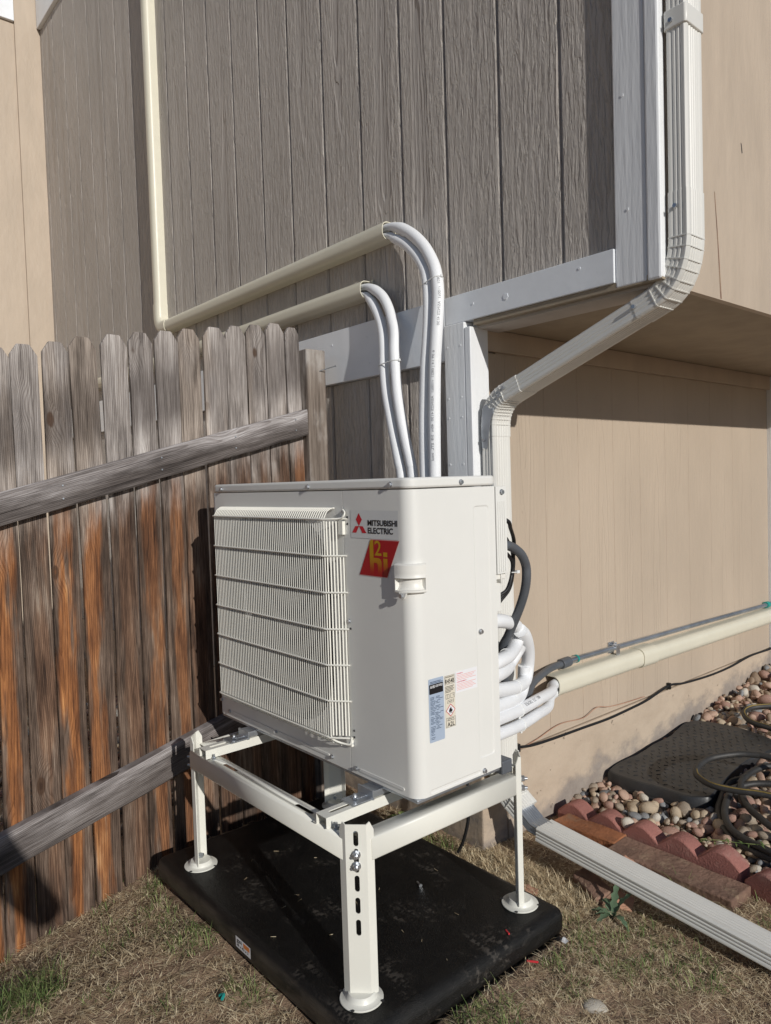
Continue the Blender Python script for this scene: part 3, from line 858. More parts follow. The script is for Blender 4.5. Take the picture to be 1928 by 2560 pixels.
for y, z in ((0.855, -0.197), (1.90, -0.193)):
    ob('clip', G().box(0.533, 0.5485, y - 0.006, y + 0.006, z - 0.016, z + 0.012), M['black_cable'], cc, bevel=0.001)
tag(ob('thin_wire', G().tube(crom([(0.532, 0.80, -0.215), (0.5385, 0.95, -0.20), (0.5385, 1.10, -0.175), (0.541, 1.25, -0.185), (0.541, 1.34, -0.165), (0.541, 1.42, -0.18), (0.5405, 1.52, -0.19), (0.5385, 1.70, -0.20)], 8), 0.0016, 6), M['brick_pink'], smooth=50), 'thin tan wire peeling off the wall above the black cable', 'wire')
tag(ob('ground_cable', G().tube(crom([(0.50, 0.62, -0.03), (0.53, 0.60, -0.18), (0.55, 0.59, -0.33), (0.53, 0.58, -0.44), (0.49, 0.57, -0.515)], 8), 0.0055, 8), M['black_cable'], smooth=50), 'black cable hanging from under the heat pump down to the dry grass', 'cable')

# ------------------------------------------------------------------ insulated refrigerant pipes
B1 = [(-0.05, 0.645, 1.668), (0.149,0.645,1.668),(0.229,0.643,1.649),(0.302,0.638,1.607),(0.368,0.630,1.549),(0.413,0.621,1.493),(0.443,0.612,1.441),(0.462,0.602,1.369),(0.464,0.594,1.293),(0.461,0.588,1.215),(0.455,0.585,1.137),(0.449,0.585,1.040),(0.444,0.585,0.922),(0.440,0.585,0.763),(0.45,0.57,0.50)]
B2 = [(-0.05, 0.645, 1.641), (0.154,0.645,1.639),(0.214,0.643,1.613),(0.276,0.638,1.575),(0.337,0.630,1.520),(0.377,0.621,1.470),(0.400,0.612,1.427),(0.415,0.602,1.363),(0.420,0.594,1.282),(0.417,0.588,1.203),(0.411,0.585,1.143),(0.403,0.585,1.045),(0.395,0.585,0.925),(0.393,0.585,0.764),(0.41,0.57,0.50)]
A1 = [(-0.15, 0.645, 1.486), (0.013,0.645,1.486),(0.079,0.643,1.467),(0.138,0.638,1.427),(0.178,0.630,1.379),(0.206,0.621,1.330),(0.228,0.612,1.278),(0.236,0.602,1.213),(0.248,0.594,1.147),(0.261,0.588,1.061),(0.279,0.585,0.976),(0.300,0.585,0.891),(0.324,0.585,0.807),(0.331,0.585,0.766),(0.37,0.57,0.50)]
A2 = [(-0.15, 0.645, 1.458), (0.019,0.645,1.457),(0.063,0.643,1.430),(0.103,0.636,1.386),(0.136,0.628,1.335),(0.159,0.618,1.287),(0.175,0.607,1.222),(0.185,0.597,1.156),(0.201,0.590,1.068),(0.225,0.585,0.981),(0.247,0.583,0.895),(0.271,0.580,0.809),(0.280,0.580,0.767),(0.32,0.57,0.50)]
PG = 'white insulated refrigerant pipes'
def wrap_text(body, path, r, s0, length, height, ang, up):
    """print that lies on the skin of a pipe"""
    P = [Vector(p) for p in path]
    L = [0.0]
    for a_, b_ in zip(P[:-1], P[1:]): L.append(L[-1] + (b_ - a_).length)
    def at(s_):
        for i in range(len(L) - 1):
            if L[i + 1] >= s_:
                t = (s_ - L[i]) / max(1e-9, L[i + 1] - L[i]); return P[i].lerp(P[i + 1], t), (P[i + 1] - P[i]).normalized()
        return P[-1], (P[-1] - P[-2]).normalized()
    upv = Vector(up)
    def fr(u, v):
        c_, t = at(s0 + u)
        a_ = (upv - t * upv.dot(t)).normalized(); b_ = t.cross(a_)
        th = ang + v / r
        return c_ + (a_ * math.cos(th) + b_ * math.sin(th)) * (r + 0.0006)
    return text_g(body, fr, 0, length, -height / 2, height / 2)
CAMDIR = (0.7, -0.7, 0.0)
pd = [('larger printed white pipe of the tall pair arching from the upper cover', B1, 0.0203),
      ('smaller white insulated pipe of the taller pair arching from the upper cover', B2, 0.0185),
      ('ribbed white insulated pipe on the right of the short pair from the lower cover', A1, 0.0186),
      ('smooth white insulated pipe on the left of the short pair from the lower cover', A2, 0.0186)]
pobs = []
for lab, pth, r in pd:
    c_ = crom(pth, 8)
    pobs.append(tag(ob('insulated_pipe', G().tube(c_, [r * min(1.0, 0.66 + 0.34 * max(0, (i - 10) / 8)) for i in range(len(c_))], 16), M['pipe'], smooth=60), lab, 'pipe', PG))
cB1 = crom(B1, 8)
ob('lettering', wrap_text('6 39 14 | 0821  r100z1  AS/NZS 4130  40m  3/8  ETL  insul', cB1, 0.0203, 0.86, 0.36, 0.011, 0.25, CAMDIR), M['ink_grey'], pobs[0], fixn=False)
ob('lettering', wrap_text('0821  r100z1  AS/NZS 4130', cB1, 0.0203, 0.62, 0.16, 0.009, -0.2, CAMDIR), M['ink_grey'], pobs[0], fixn=False)
def tie(par, pa, pb, ra, rb, tang):
    """zip tie round two neighbouring pipes"""
    pa, pb, t = Vector(pa), Vector(pb), Vector(tang).normalized()
    d = (pb - pa); d = (d - t * d.dot(t)).normalized(); nrm = t.cross(d)
    pts = []
    for i in range(9):
        a_ = math.radians(90 + 180 * i / 8); pts.append(pa + (d * math.cos(a_) + nrm * math.sin(a_)) * (ra + 0.001))
    for i in range(9):
        a_ = math.radians(-90 + 180 * i / 8); pts.append(pb + (d * math.cos(a_) + nrm * math.sin(a_)) * (rb + 0.001))
    pts.append(pts[0])
    g_ = G().tube(pts, 0.0021, 6)
    e = pb + d * (rb + 0.003)
    g_.cyl(e - t * 0.004, e + t * 0.004, 0.0045, 6)
    return ob('zip_tie', g_, M['tie'], par, smooth=40)
tie(pobs[0], (0.406, 0.609, 1.40), (0.453, 0.607, 1.41), 0.0185, 0.0203, (0.3, -0.15, -0.94))
tie(pobs[2], (0.184, 0.598, 1.165), (0.245, 0.597, 1.17), 0.0186, 0.0186, (0.15, -0.1, -0.95))
# coil beside the unit
coils = [
 ('top turn of the white pipe coil tied beside the unit', [(0.80, 0.36, 0.31), (0.818, 0.40, 0.345), (0.806, 0.48, 0.338), (0.770, 0.58, 0.305), (0.745, 0.625, 0.268), (0.765, 0.58, 0.238), (0.806, 0.50, 0.232), (0.83, 0.42, 0.232), (0.83, 0.36, 0.22)], 0.0205),
 ('second turn of the white pipe coil, under the top one', [(0.83, 0.36, 0.20), (0.82, 0.43, 0.192), (0.765, 0.54, 0.180), (0.722, 0.605, 0.176), (0.725, 0.64, 0.21), (0.74, 0.645, 0.24)], 0.0205),
 ('widest turn of the white pipe coil with print on its skin', [(0.78, 0.59, 0.29), (0.765, 0.63, 0.265), (0.728, 0.69, 0.205), (0.705, 0.715, 0.145), (0.712, 0.69, 0.105), (0.745, 0.61, 0.108), (0.775, 0.52, 0.125), (0.80, 0.44, 0.14), (0.83, 0.36, 0.15)], 0.0210),
 ('lowest turn of the white pipe coil', [(0.705, 0.70, 0.15), (0.700, 0.70, 0.100), (0.715, 0.66, 0.066), (0.750, 0.58, 0.072), (0.778, 0.50, 0.083), (0.81, 0.40, 0.095), (0.83, 0.35, 0.10)], 0.0210),
 ('insulated pipe entering the top of the low cream cover', [(0.84, 0.34, 0.075), (0.807, 0.45, 0.060), (0.759, 0.60, 0.040), (0.713, 0.75, 0.030), (0.640, 0.92, 0.006), (0.572, 1.03, -0.004), (0.560, 1.20, -0.002)], 0.0185),
 ('insulated pipe entering the bottom of the low cream cover', [(0.84, 0.34, 0.035), (0.812, 0.45, 0.018), (0.764, 0.60, -0.004), (0.712, 0.75, -0.017), (0.640, 0.90, -0.042), (0.572, 1.02, -0.036), (0.558, 1.20, -0.034)], 0.0180),
]
cobs = []
for lab, pth, r in coils:
    if not lab.startswith('white'): lab = lab if 'white' in lab else 'white ' + lab
    cobs.append(tag(ob('insulated_pipe', G().tube(crom(pth, 8), r, 16), M['pipe'], smooth=60), lab, 'pipe', PG))
ob('lettering', wrap_text('| AJ4781-EC| 1703/12', crom(coils[2][1], 8), 0.0195, 0.30, 0.13, 0.012, 0.0, (0.6, -0.7, 0.3)), M['ink_grey'], cobs[2], fixn=False)
ob('lettering', wrap_text('EUPORT  ETL 1308', crom(coils[4][1], 8), 0.0185, 0.30, 0.12, 0.011, 0.0, (0.6, -0.6, 0.5)), M['ink_grey'], cobs[4], fixn=False)
for par, c_, tg, r in ((cobs[0], (0.80, 0.50, 0.233), (0.5, -1, 0), 0.0185), (cobs[2], (0.75, 0.60, 0.110), (0.35, -1, 0.15), 0.0195), (cobs[4], (0.759, 0.60, 0.040), (-0.3, 1, -0.1), 0.0185), (cobs[5], (0.764, 0.60, -0.004), (-0.3, 1, -0.15), 0.018)):
    c_, tg = Vector(c_), Vector(tg).normalized(); a_ = tg.orthogonal().normalized(); b_ = tg.cross(a_)
    ob('zip_tie', G().tube([c_ + (a_ * math.cos(t) + b_ * math.sin(t)) * (r + 0.0012) for t in [2 * math.pi * i / 16 for i in range(17)]], 0.0018, 6).cyl(c_ + V3(0.008, -0.006, -r - 0.003), c_ + V3(0.008, -0.006, -r + 0.004), 0.004, 6), M['tie'], par, smooth=40)

# ------------------------------------------------------------------ fence
FX = -0.20
fence = empty('fence', (FX, 0.0, -0.55), 'weathered dog-eared picket fence of grey and rust brown cedar', 'fence')
pk = [(-0.612, -0.541, -0.603, -0.541, -0.632, -0.545, 1.181, -0.66), (-0.540, -0.462, -0.536, -0.456, -0.540, -0.453, 1.197, -0.66),
      (-0.449, -0.371, -0.451, -0.368, -0.4525, -0.368, 1.213, -0.64), (-0.370, -0.286, -0.358, -0.272, -0.362, -0.280, 1.236, -0.62),
      (-0.270, -0.185, -0.262, -0.181, -0.269, -0.183, 1.254, -0.60), (-0.178, -0.097, -0.174, -0.092, -0.178, -0.100, 1.271, -0.58),
      (-0.090, -0.007, -0.085, -0.006, -0.090, -0.010, 1.285, -0.57), (-0.005, 0.077, 0.001, 0.081, -0.002, 0.080, 1.302, -0.56),
      (0.090, 0.178, 0.090, 0.173, 0.088, 0.172, 1.318, -0.55), (0.180, 0.259, 0.180, 0.262, 0.180, 0.262, 1.333, -0.55),
      (0.264, 0.344, 0.270, 0.349, 0.268, 0.347, 1.347, -0.54), (0.348, 0.428, 0.355, 0.434, 0.353, 0.434, 1.362, -0.53),
      (0.434, 0.496, 0.441, 0.504, 0.440, 0.504, 1.355, -0.53)]
y = -0.632
zt_ = 1.16
for i in range(14):
    y0, y1 = y - 0.083 + random.uniform(-.003, .003), y - 0.001
    pk.append((y0 + .006, y1, y0 + .004, y1 - .002, y0, y1, zt_, -0.66 - 0.02 * i)); y -= 0.0905; zt_ -= 0.0165
for (a0, a1, b0, b1, c0, c1_, zt2, zb) in pk:
    wdt = a1 - a0; e = wdt * 0.27; zs = zt2 - wdt * 0.42; zm = 0.5 * (zs + zb) + 0.2
    outl = [(c0, zb), (c1_, zb), (b1, zm), (a1, zs), (a1 - e, zt2), (a0 + e, zt2), (a0, zs), (b0, zm)]
    th = 0.014; dx = random.uniform(-0.003, 0.002)
    ob('picket', G().prism(outl, lambda u, v: (FX + dx, u, v), lambda u, v: (FX + dx - th, u, v)), M['picket'], fence,
       origin=(FX, (c0 + c1_) / 2, 0.3), bevel=0.0016, seg=1)
def rail(y0, z0, y1, z1, hgt, lab):
    g_ = G(); k = 40
    for i in range(k + 1):
        t = i / k; yy = y0 + (y1 - y0) * t; zz = z0 + (z1 - z0) * t
        w1 = 0.0012 * math.sin(i * 1.7) + 0.001 * math.sin(i * 0.6)
        xf = FX + 0.0395
        g_.v += [(FX + 0.001, yy, zz - hgt), (xf - 0.003, yy, zz - hgt + w1), (xf, yy, zz - hgt + 0.004 + w1), (xf + w1 * 0.4, yy, zz - 0.005 + w1), (xf - 0.004, yy, zz + w1), (FX + 0.001, yy, zz)]
    for i in range(k):
        for j in range(6):
            g_.f.append((i * 6 + j, i * 6 + (j + 1) % 6, (i + 1) * 6 + (j + 1) % 6, (i + 1) * 6 + j))
    g_.f += [tuple(range(6)), tuple(range(k * 6 + 5, k * 6 - 1, -1))]
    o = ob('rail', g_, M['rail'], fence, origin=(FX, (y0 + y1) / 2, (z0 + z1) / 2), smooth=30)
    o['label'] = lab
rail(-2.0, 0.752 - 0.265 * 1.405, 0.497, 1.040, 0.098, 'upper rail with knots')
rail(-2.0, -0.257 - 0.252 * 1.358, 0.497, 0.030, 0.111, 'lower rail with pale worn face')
ob('post', G().box(-0.250, -0.1615, 0.5005, 0.590, -0.75, 1.272), M['post'], fence, bevel=0.004, origin=(-0.2, 0.54, 0.3))
for yy in (-0.10, 0.18, 0.44, -0.42):
    for dz in (-0.03, -0.07):
        zz = 0.752 + 0.265 * (yy + 0.595) + dz
        ob('nail', G().cyl((FX + 0.041, yy, zz), (FX + 0.0425, yy, zz), 0.0028, 7), M['zinc_dull'], fence)
ob('nail', G().cyl((-0.160, 0.56, 1.19), (-0.112, 0.60, 1.205), 0.0018, 6).cyl((-0.112, 0.60, 1.205), (-0.110, 0.602, 1.206), 0.004, 8), M['zinc'], fence)

# ------------------------------------------------------------------ black equipment pad
pz = -0.430
pad = tag(ob('equipment_pad', G().box(-0.074, 0.994, -0.217, 0.497, -0.5065, pz), M['pad'], bevel=0.027, seg=5, smooth=40, origin=(0.46, 0.14, -0.5)), 'flat black plastic equipment pad with dusty scuffs under the stand', 'pad')
def frF(dy): return lambda u, v: (u, dy, v)
stk = ob('size_label', G().plate([(0.450, -0.4785), (0.527, -0.4785), (0.527, -0.4495), (0.450, -0.4495)], [], frF(-0.2176)), M['sticker_white'], pad, fixn=False)
fr_ = frF(-0.2181)
ob('lettering', merge(text_g('gsi', fr_, 0.456, 0.482, -0.4655, -0.4525), text_g('28 x 42 x 3', fr_, 0.455, 0.516, -0.4735, -0.4665)), M['ink_black'], stk, fixn=False)
ob('logo', G().plate([(0.492, -0.4645), (0.522, -0.4645), (0.522, -0.4525), (0.490, -0.4525)], [], fr_), M['ink_orange'], stk, fixn=False)

# ------------------------------------------------------------------ stand
stand = empty('equipment_stand', (0.48, 0.14, pz), 'white steel stand with slotted legs holding the heat pump', 'stand')
def slot(u, v, hl, hw, vert=True, n_=5):
    pts = []
    for i in range(n_ + 1):
        a_ = math.pi * i / n_
        pts.append((u + hw * math.cos(a_), v + hl - hw + hw * math.sin(a_)))
    for i in range(n_ + 1):
        a_ = math.pi + math.pi * i / n_
        pts.append((u + hw * math.cos(a_), v - hl + hw + hw * math.sin(a_)))
    if not vert:
        pts = [(u + (q_ - v), v + (p_ - u)) for p_, q_ in pts]
    return pts
def sheet(name, g, parent, t=0.0025, **kw):
    return ob(name, g, M['stand'], parent, solid=t, **kw)
def leg(cx, cy, sx_, sy_, top):
    """angle leg with a broad chamfered face; sx_, sy_ give the outward corner"""
    h = 0.0168; fl = 0.021; bot = pz + 0.012
    e1 = Vector((cx - sx_ * h, cy + sy_ * h, 0)); e2 = Vector((cx + sx_ * h, cy - sy_ * h, 0))
    f1 = e1 + Vector((-sx_ * fl, 0, 0)); f2 = e2 + Vector((0, -sy_ * fl, 0))
    g_ = G()
    L = (e2 - e1).length; d = (e2 - e1).normalized()
    holes = [slot(L / 2, z, hl, 0.0058) for z, hl in ((top - 0.032, 0.018), (top - 0.083, 0.028), (top - 0.136, 0.019), (top - 0.187, 0.019), (top - 0.238, 0.019))]
    g_.plate([(0, bot), (L, bot), (L, top), (0, top)], holes, lambda u, v: e1 + d * u + Vector((0, 0, v)))
    for e, f in ((e1, f1), (e2, f2)):
        g_.add([e + V3(0, 0, bot), f + V3(0, 0, bot), f + V3(0, 0, top - 0.016), f + (e - f) * 0.55 + V3(0, 0, top + 0.004), e + V3(0, 0, top)], [(0, 1, 2, 3, 4)])
    lo = sheet('leg', g_, stand)
    # foot disc; flat dark discs on it paint the shade of its holes
    c0 = Vector((cx - sx_ * 0.006, cy - sy_ * 0.006, 0))
    R = 0.0505
    fg_ = G()
    fg_.lathe([(0.0, 0.0008), (R - 0.0005, 0.0008), (R, 0.0018), (R, 0.0035), (R - 0.0012, 0.0045), (0.041, 0.0052), (0.037, 0.0075), (0.033, 0.0145), (0.030, 0.0180), (0.0, 0.0186)], (c0.x, c0.y, pz), 48)
    nf_ = len(fg_.f)
    for b_ in [0.5 + math.pi / 2 * k for k in range(4)]:
        q0 = Vector((c0.x + 0.0515 * math.cos(b_), c0.y + 0.0515 * math.sin(b_), pz + 0.0046))
        fg_.add([q0 + V3(0.0046 * math.cos(t), 0.0046 * math.sin(t), 0.0006) for t in [2 * math.pi * i / 12 for i in range(12)]], [tuple(range(12))], 1)
    fo = ob('foot', fg_, [M['stand'], M['dark']], lo, smooth=30, fixn=False)
    ins = Vector((-sx_, -sy_, 0)).normalized()
    bp = Vector((cx, cy, pz + 0.032)) + ins * 0.004
    ob('bolt', G().cyl(bp, bp + ins * 0.014, 0.006, 6).cyl(bp + V3(0, 0, -0.006), bp + V3(0, 0, -0.006) + ins * 0.010, 0.004, 8), M['zinc_dull'], lo)
    outd = Vector((sx_, sy_, 0)).normalized()
    for dz in (0.068, 0.094):
        p = Vector((cx, cy, top - dz)) + outd * 0.001
        ob('bolt', G().cyl(p, p + outd * 0.003, 0.0105, 16).cyl(p + outd * 0.003, p + outd * 0.011, 0.0082, 6).cyl(p + outd * 0.011, p + outd * 0.019, 0.0048, 10, 0.004), M['zinc'], lo, smooth=30)
    return lo
leg(0.894, -0.142, 1, -1, -0.022)
leg(0.075, -0.140, -1, -1, -0.018)
leg(0.903, 0.425, 1, 1, -0.010)
leg(0.030, 0.430, -1, 1, -0.018)
zb_ = -0.057
def beam(p0, p1, inner, slots, t=0.045, hgt=0.052):
    """folded channel between two legs; inner = horizontal direction into the stand"""
    p0, p1, n_ = Vector(p0), Vector(p1), Vector(inner)
    d = (p1 - p0); L = d.length; d.normalize(); r = 0.004
    g_ = G()
    g_.plate([(0, r), (L, r), (L, t), (0, t)], slots, lambda u, v: p0 + d * u + n_ * v)
    pr = [(r, 0), (r * 0.3, -r * 0.3), (0, -r), (0, -hgt + r), (r * 0.3, -hgt + r * 0.3), (r, -hgt), (0.016, -hgt)]
    b_ = len(g_.v)
    for s_ in (0, L):
        for (a_, z_) in pr: g_.v.append(tuple(p0 + d * s_ + n_ * a_ + V3(0, 0, z_)))
    k = len(pr)
    for i in range(k - 1): g_.f.append((b_ + i, b_ + i + 1, b_ + k + i + 1, b_ + k + i))
    g_.add([p0 + n_ * t, p0 + d * L + n_ * t, p0 + d * L + n_ * t + V3(0, 0, -0.012), p0 + n_ * t + V3(0, 0, -0.012)], [(0, 1, 2, 3)])
    return sheet('beam', g_, stand, 0.002, smooth=50)
beam((0.098, -0.163, zb_), (0.866, -0.160, zb_), (0, 1, 0), [slot(x_, 0.024, 0.038, 0.0062, False) for x_ in (0.209, 0.583, 0.715)])
beam((0.913, -0.112, zb_), (0.920, 0.398, zb_), (-1, 0, 0), [])
beam((0.055, -0.112, zb_), (0.013, 0.402, zb_), (1, 0, 0), [slot(0.16, 0.024, 0.06, 0.0062, False)])
beam((0.060, 0.452, zb_), (0.874, 0.450, zb_), (0, -1, 0), [])
def crossbar(x0, x1):
    g_ = G(); zt3 = -0.0295; zb3 = zb_ + 0.0025; y0, y1 = -0.163, 0.448
    cx = (x0 + x1) / 2
    holes = [slot(cx, y_, 0.045, 0.0055) for y_ in (-0.095, 0.02, 0.30)]
    g_.plate([(x0, y0), (x1, y0), (x1, y1), (x0, y1)], holes, lambda u, v: (u, v, zt3))
    for x_, s_ in ((x0, -1), (x1, 1)):
        g_.add([(x_, y0, zt3), (x_, y1, zt3), (x_, y1, zb3), (x_, y0, zb3)], [(0, 1, 2, 3)])
    g_.add([(x0, y0, zb3), (x0, y1, zb3), (x0 - 0.014, y1, zb3), (x0 - 0.014, y0, zb3)], [(0, 1, 2, 3)])
    o = sheet('crossbar', g_, stand, 0.0024)
    ob('bolt', G().cyl((x1 + 0.012, y0 + 0.02, zb_), (x1 + 0.012, y0 + 0.02, zb_ + 0.008), 0.006, 6).cyl((x1 + 0.012, y0 + 0.02, zb_), (x1 + 0.012, y0 + 0.02, zb_ + 0.016), 0.0035, 8), M['zinc_dull'], o)
    return o
crossbar(0.165, 0.205)
crossbar(0.770, 0.810)

# ------------------------------------------------------------------ heat pump outdoor unit
W, D, H = 0.950, 0.300, 0.7565
ac = empty('heat_pump', (W / 2, D / 2, 0.0), 'white outdoor heat pump unit with a wire fan guard on its left half', 'heat pump')
def arcpts(cx, cy, r, a0, a1, n_=8):
    return [(cx + r * math.cos(math.radians(a0 + (a1 - a0) * i / n_)), cy + r * math.sin(math.radians(a0 + (a1 - a0) * i / n_))) for i in range(n_ + 1)]
RC = 0.034
# fan panel
fc = (0.368, 0.374); FR = 0.285
g_ = G()
OPEN = rrect(0.070, 0.640, 0.092, 0.662, 0.17, 10)
g_.plate([(0.0125, 0.0035), (0.6978, 0.0035), (0.6978, 0.729), (0.0125, 0.729)], [OPEN], frF(0.0))
g_.add([(0.6978, 0, 0.0035), (0.6978, 0, 0.729), (0.6978, 0.012, 0.729), (0.6978, 0.012, 0.0035), (0.0125, 0, 0.0035), (0.0125, 0, 0.729), (0.0125, 0.012, 0.729), (0.0125, 0.012, 0.0035)], [(0, 1, 2, 3), (4, 5, 6, 7)])
fanp = ob('fan_panel', g_, M['ac'], ac, fixn=True)
rg = G()
k = len(OPEN)
for y_ in (0.0, 0.06): rg.v += [(u, y_, v) for u, v in OPEN]
rg.f += [(i, (i + 1) % k, k + (i + 1) % k, k + i) for i in range(k)]
ob('fan_ring', rg, M['fan'], fanp, smooth=60)
ob('rib', G().prism(rrect(0.075, 0.325, 0.018, 0.026, 0.0035, 3), frF(-0.0001), frF(-0.002)), M['ac'], fanp, bevel=0.001)
ob('rib', G().prism(rrect(0.350, 0.605, 0.018, 0.026, 0.0035, 3), frF(-0.0001), frF(-0.002)), M['ac'], fanp, bevel=0.001)
# fan
fb = G()
fb.cyl((fc[0], 0.035, fc[1]), (fc[0], 0.085, fc[1]), 0.062, 28)
for k in range(3):
    a0 = k * 2 * math.pi / 3
    vs_ = []
    for i in range(7):
        rr = 0.055 + (FR - 0.075) * i / 6
        for j in range(6):
            t = a0 + (j / 5 - 0.5) * (1.35 + 0.35 * i / 6) + 0.25 * i / 6
            vs_.append((fc[0] + rr * math.cos(t), 0.045 + 0.04 * (j / 5), fc[1] + rr * math.sin(t)))
    fb.add(vs_, [(i * 6 + j, i * 6 + j + 1, (i + 1) * 6 + j + 1, (i + 1) * 6 + j) for i in range(6) for j in range(5)])
ob('fan', fb, M['fan'], ac, smooth=40)
ob('coil', G().box(0.02, 0.69, 0.22, 0.26, 0.02, 0.72), M['fin'], ac)
# service panel wraps round the near corner
prof_ = [(0.7005, 0.012), (0.7005, 0.0), (W - RC, 0.0)] + arcpts(W - RC, RC, RC, -90, 0, 9)[1:] + [(W, 0.036)]
g_ = G()
b_ = 0
for z in (0.0035, 0.729):
    for x_, y_ in prof_: g_.v.append((x_, y_, z))
k = len(prof_)
g_.f += [(i, i + 1, k + i + 1, k + i) for i in range(k - 1)]
def rec(outer, recs, fr, dep=0.0018, ins=0.0032):
    """panel with shallow embossed recesses; recs are (x0,x1,y0,y1,r); fr(u,v,depth)"""
    gg = G()
    hs = [rrect(*r_, 4) for r_ in recs]
    gg.plate(outer, hs, lambda u, v: fr(u, v, 0))
    for r_ in recs:
        x0, x1, y0, y1, rr = r_
        o1 = rrect(x0, x1, y0, y1, rr, 4); o2 = rrect(x0 + ins, x1 - ins, y0 + ins, y1 - ins, max(0.001, rr - ins), 4)
        n_ = len(o1)
        gg.add([fr(u, v, 0) for u, v in o1] + [fr(u, v, dep) for u, v in o2], [(i, (i + 1) % n_, n_ + (i + 1) % n_, n_ + i) for i in range(n_)] + [tuple(range(n_, 2 * n_))])
    return gg
sg = rec([(0.036, 0.0035), (0.2945, 0.0035), (0.2945, 0.729), (0.036, 0.729)], [(0.214, 0.272, 0.046, 0.682, 0.010), (0.042, 0.217, 0.0075, 0.0185, 0.0050)], lambda u, v, d: (W - d, u, v))
g_.add(sg.v, sg.f)
g_.add([(W, 0.2945, 0.0035), (W, 0.2945, 0.729), (W - 0.012, 0.2945, 0.729), (W - 0.012, 0.2945, 0.0035)], [(0, 1, 2, 3)])
svc = ob('service_panel', g_, M['ac'], ac, smooth=24)
ob('rib', G().prism(rrect(0.735, 0.905, 0.014, 0.023, 0.004, 3), frF(-0.0001), frF(-0.0018)), M['ac'], svc, bevel=0.001)
# the rest of the casing
ob('casing', G().box(0.0, 0.0118, 0.003, D - 0.004, 0.0035, 0.729).box(0.0, W - 0.004, D - 0.010, D - 0.0045, 0.0035, 0.729).box(0.703, 0.708, 0.006, D - 0.011, 0.004, 0.728), M['ac'], ac)
ob('base_pan', G().box(0.004, W - 0.004, 0.003, D - 0.006, -0.006, 0.003), M['zinc_dull'], ac, bevel=0.002)
lidp = rrect(-0.0015, W + 0.002, -0.003, D + 0.009, RC - 0.004, 6)
ob('lid', G().prism(lidp, lambda u, v: (u, v, 0.7305), lambda u, v: (u, v, H)), M['ac'], ac, bevel=0.0065, seg=3, smooth=35)
ob('rear_cover', G().box(W - 0.022, W + 0.003, 0.2965, 0.3365, 0.503, 0.728).box(W + 0.0032, W + 0.0045, 0.302, 0.3045, 0.508, 0.69).box(W + 0.0032, W + 0.0045, 0.310, 0.3125, 0.508, 0.69).box(W + 0.0032, W + 0.0045, 0.318, 0.3205, 0.508, 0.69).box(W + 0.0032, W + 0.0045, 0.326, 0.3285, 0.508, 0.69), M['ac'], ac, bevel=0.001, seg=1)
ob('rear_cover_end', G().box(W - 0.02, W - 0.004, 0.298, 0.335, 0.488, 0.5025).box(W - 0.018, W + 0.001, 0.312, 0.316, 0.478, 0.5025), M['ac_plastic'], ac, bevel=0.002)
ob('rear_cover_back', G().box(W - 0.30, W - 0.0225, 0.3, 0.3362, 0.40, 0.728), M['ac'], ac, bevel=0.002)
# grille
yg = -0.036
gw = G(); nw = 60; xs0, xs1 = 0.075, 0.664
for i in range(nw):
    x_ = xs0 + (xs1 - xs0) * i / (nw - 1)
    gw.tube([(x_, -0.004, 0.685), (x_, -0.014, 0.684), (x_, -0.026, 0.677), (x_, yg, 0.660), (x_, yg, 0.10), (x_, -0.030, 0.080), (x_, -0.016, 0.074)], 0.0020, 6, cap=False)
for i in range(6):
    t = (i + 0.8) / 6.2
    for xa, xb in ((0.664, 0.706), (0.075, 0.032)):
        x_ = xa + (xb - xa) * t; y_ = yg + (0.032) * t
        gw.tube([(x_, y_, 0.652 if i < 4 else 0.56), (x_, y_, 0.10)], 0.0020, 6, cap=False)
gr = ob('grille', gw, M['wire'], ac, smooth=60)
for z in (0.658, 0.564, 0.470, 0.376, 0.283, 0.190, 0.094):
    ext = 0.0
    ob('grille_bar', G().tube([(0.026, -0.003, z), (0.034, -0.008, z), (0.072, yg - 0.004, z), (0.085, yg - 0.0045, z), (0.650, yg - 0.0045, z), (0.666, yg - 0.004, z), (0.704, -0.008, z), (0.712 if z < 0.65 else 0.716, -0.003, z)], 0.0024, 8), M['wire'], gr, smooth=60)
ob('grille_bar', G().tube([(0.075, -0.005, 0.685), (0.668, -0.005, 0.685)], 0.0022, 8).tube([(0.075, -0.014, 0.073), (0.68, -0.014, 0.073)], 0.0025, 8), M['wire'], gr, smooth=60)
ob('grille_hook', G().tube(crom([(0.668, yg, 0.658), (0.700, -0.014, 0.659), (0.713, -0.010, 0.664), (0.714, -0.006, 0.674), (0.706, -0.005, 0.681)], 5), 0.0023, 8).box(0.690, 0.708, -0.010, -0.001, 0.618, 0.652), M['wire'], gr, smooth=50)
ob('grille_hook', G().tube(crom([(0.650, yg, 0.094), (0.672, -0.030, 0.086), (0.690, -0.016, 0.079), (0.708, -0.008, 0.080), (0.712, -0.005, 0.098)], 5), 0.0027, 8).box(0.693, 0.714, -0.008, -0.001, 0.074, 0.090), M['wire'], gr, smooth=50)
# handles
hp = [(0.9035, 0.0)] + [(0.9035, 0.0)] + [(W - RC, 0.0)] + arcpts(W - RC, RC, RC, -90, 0, 8)[1:] + [(W, 0.035)]
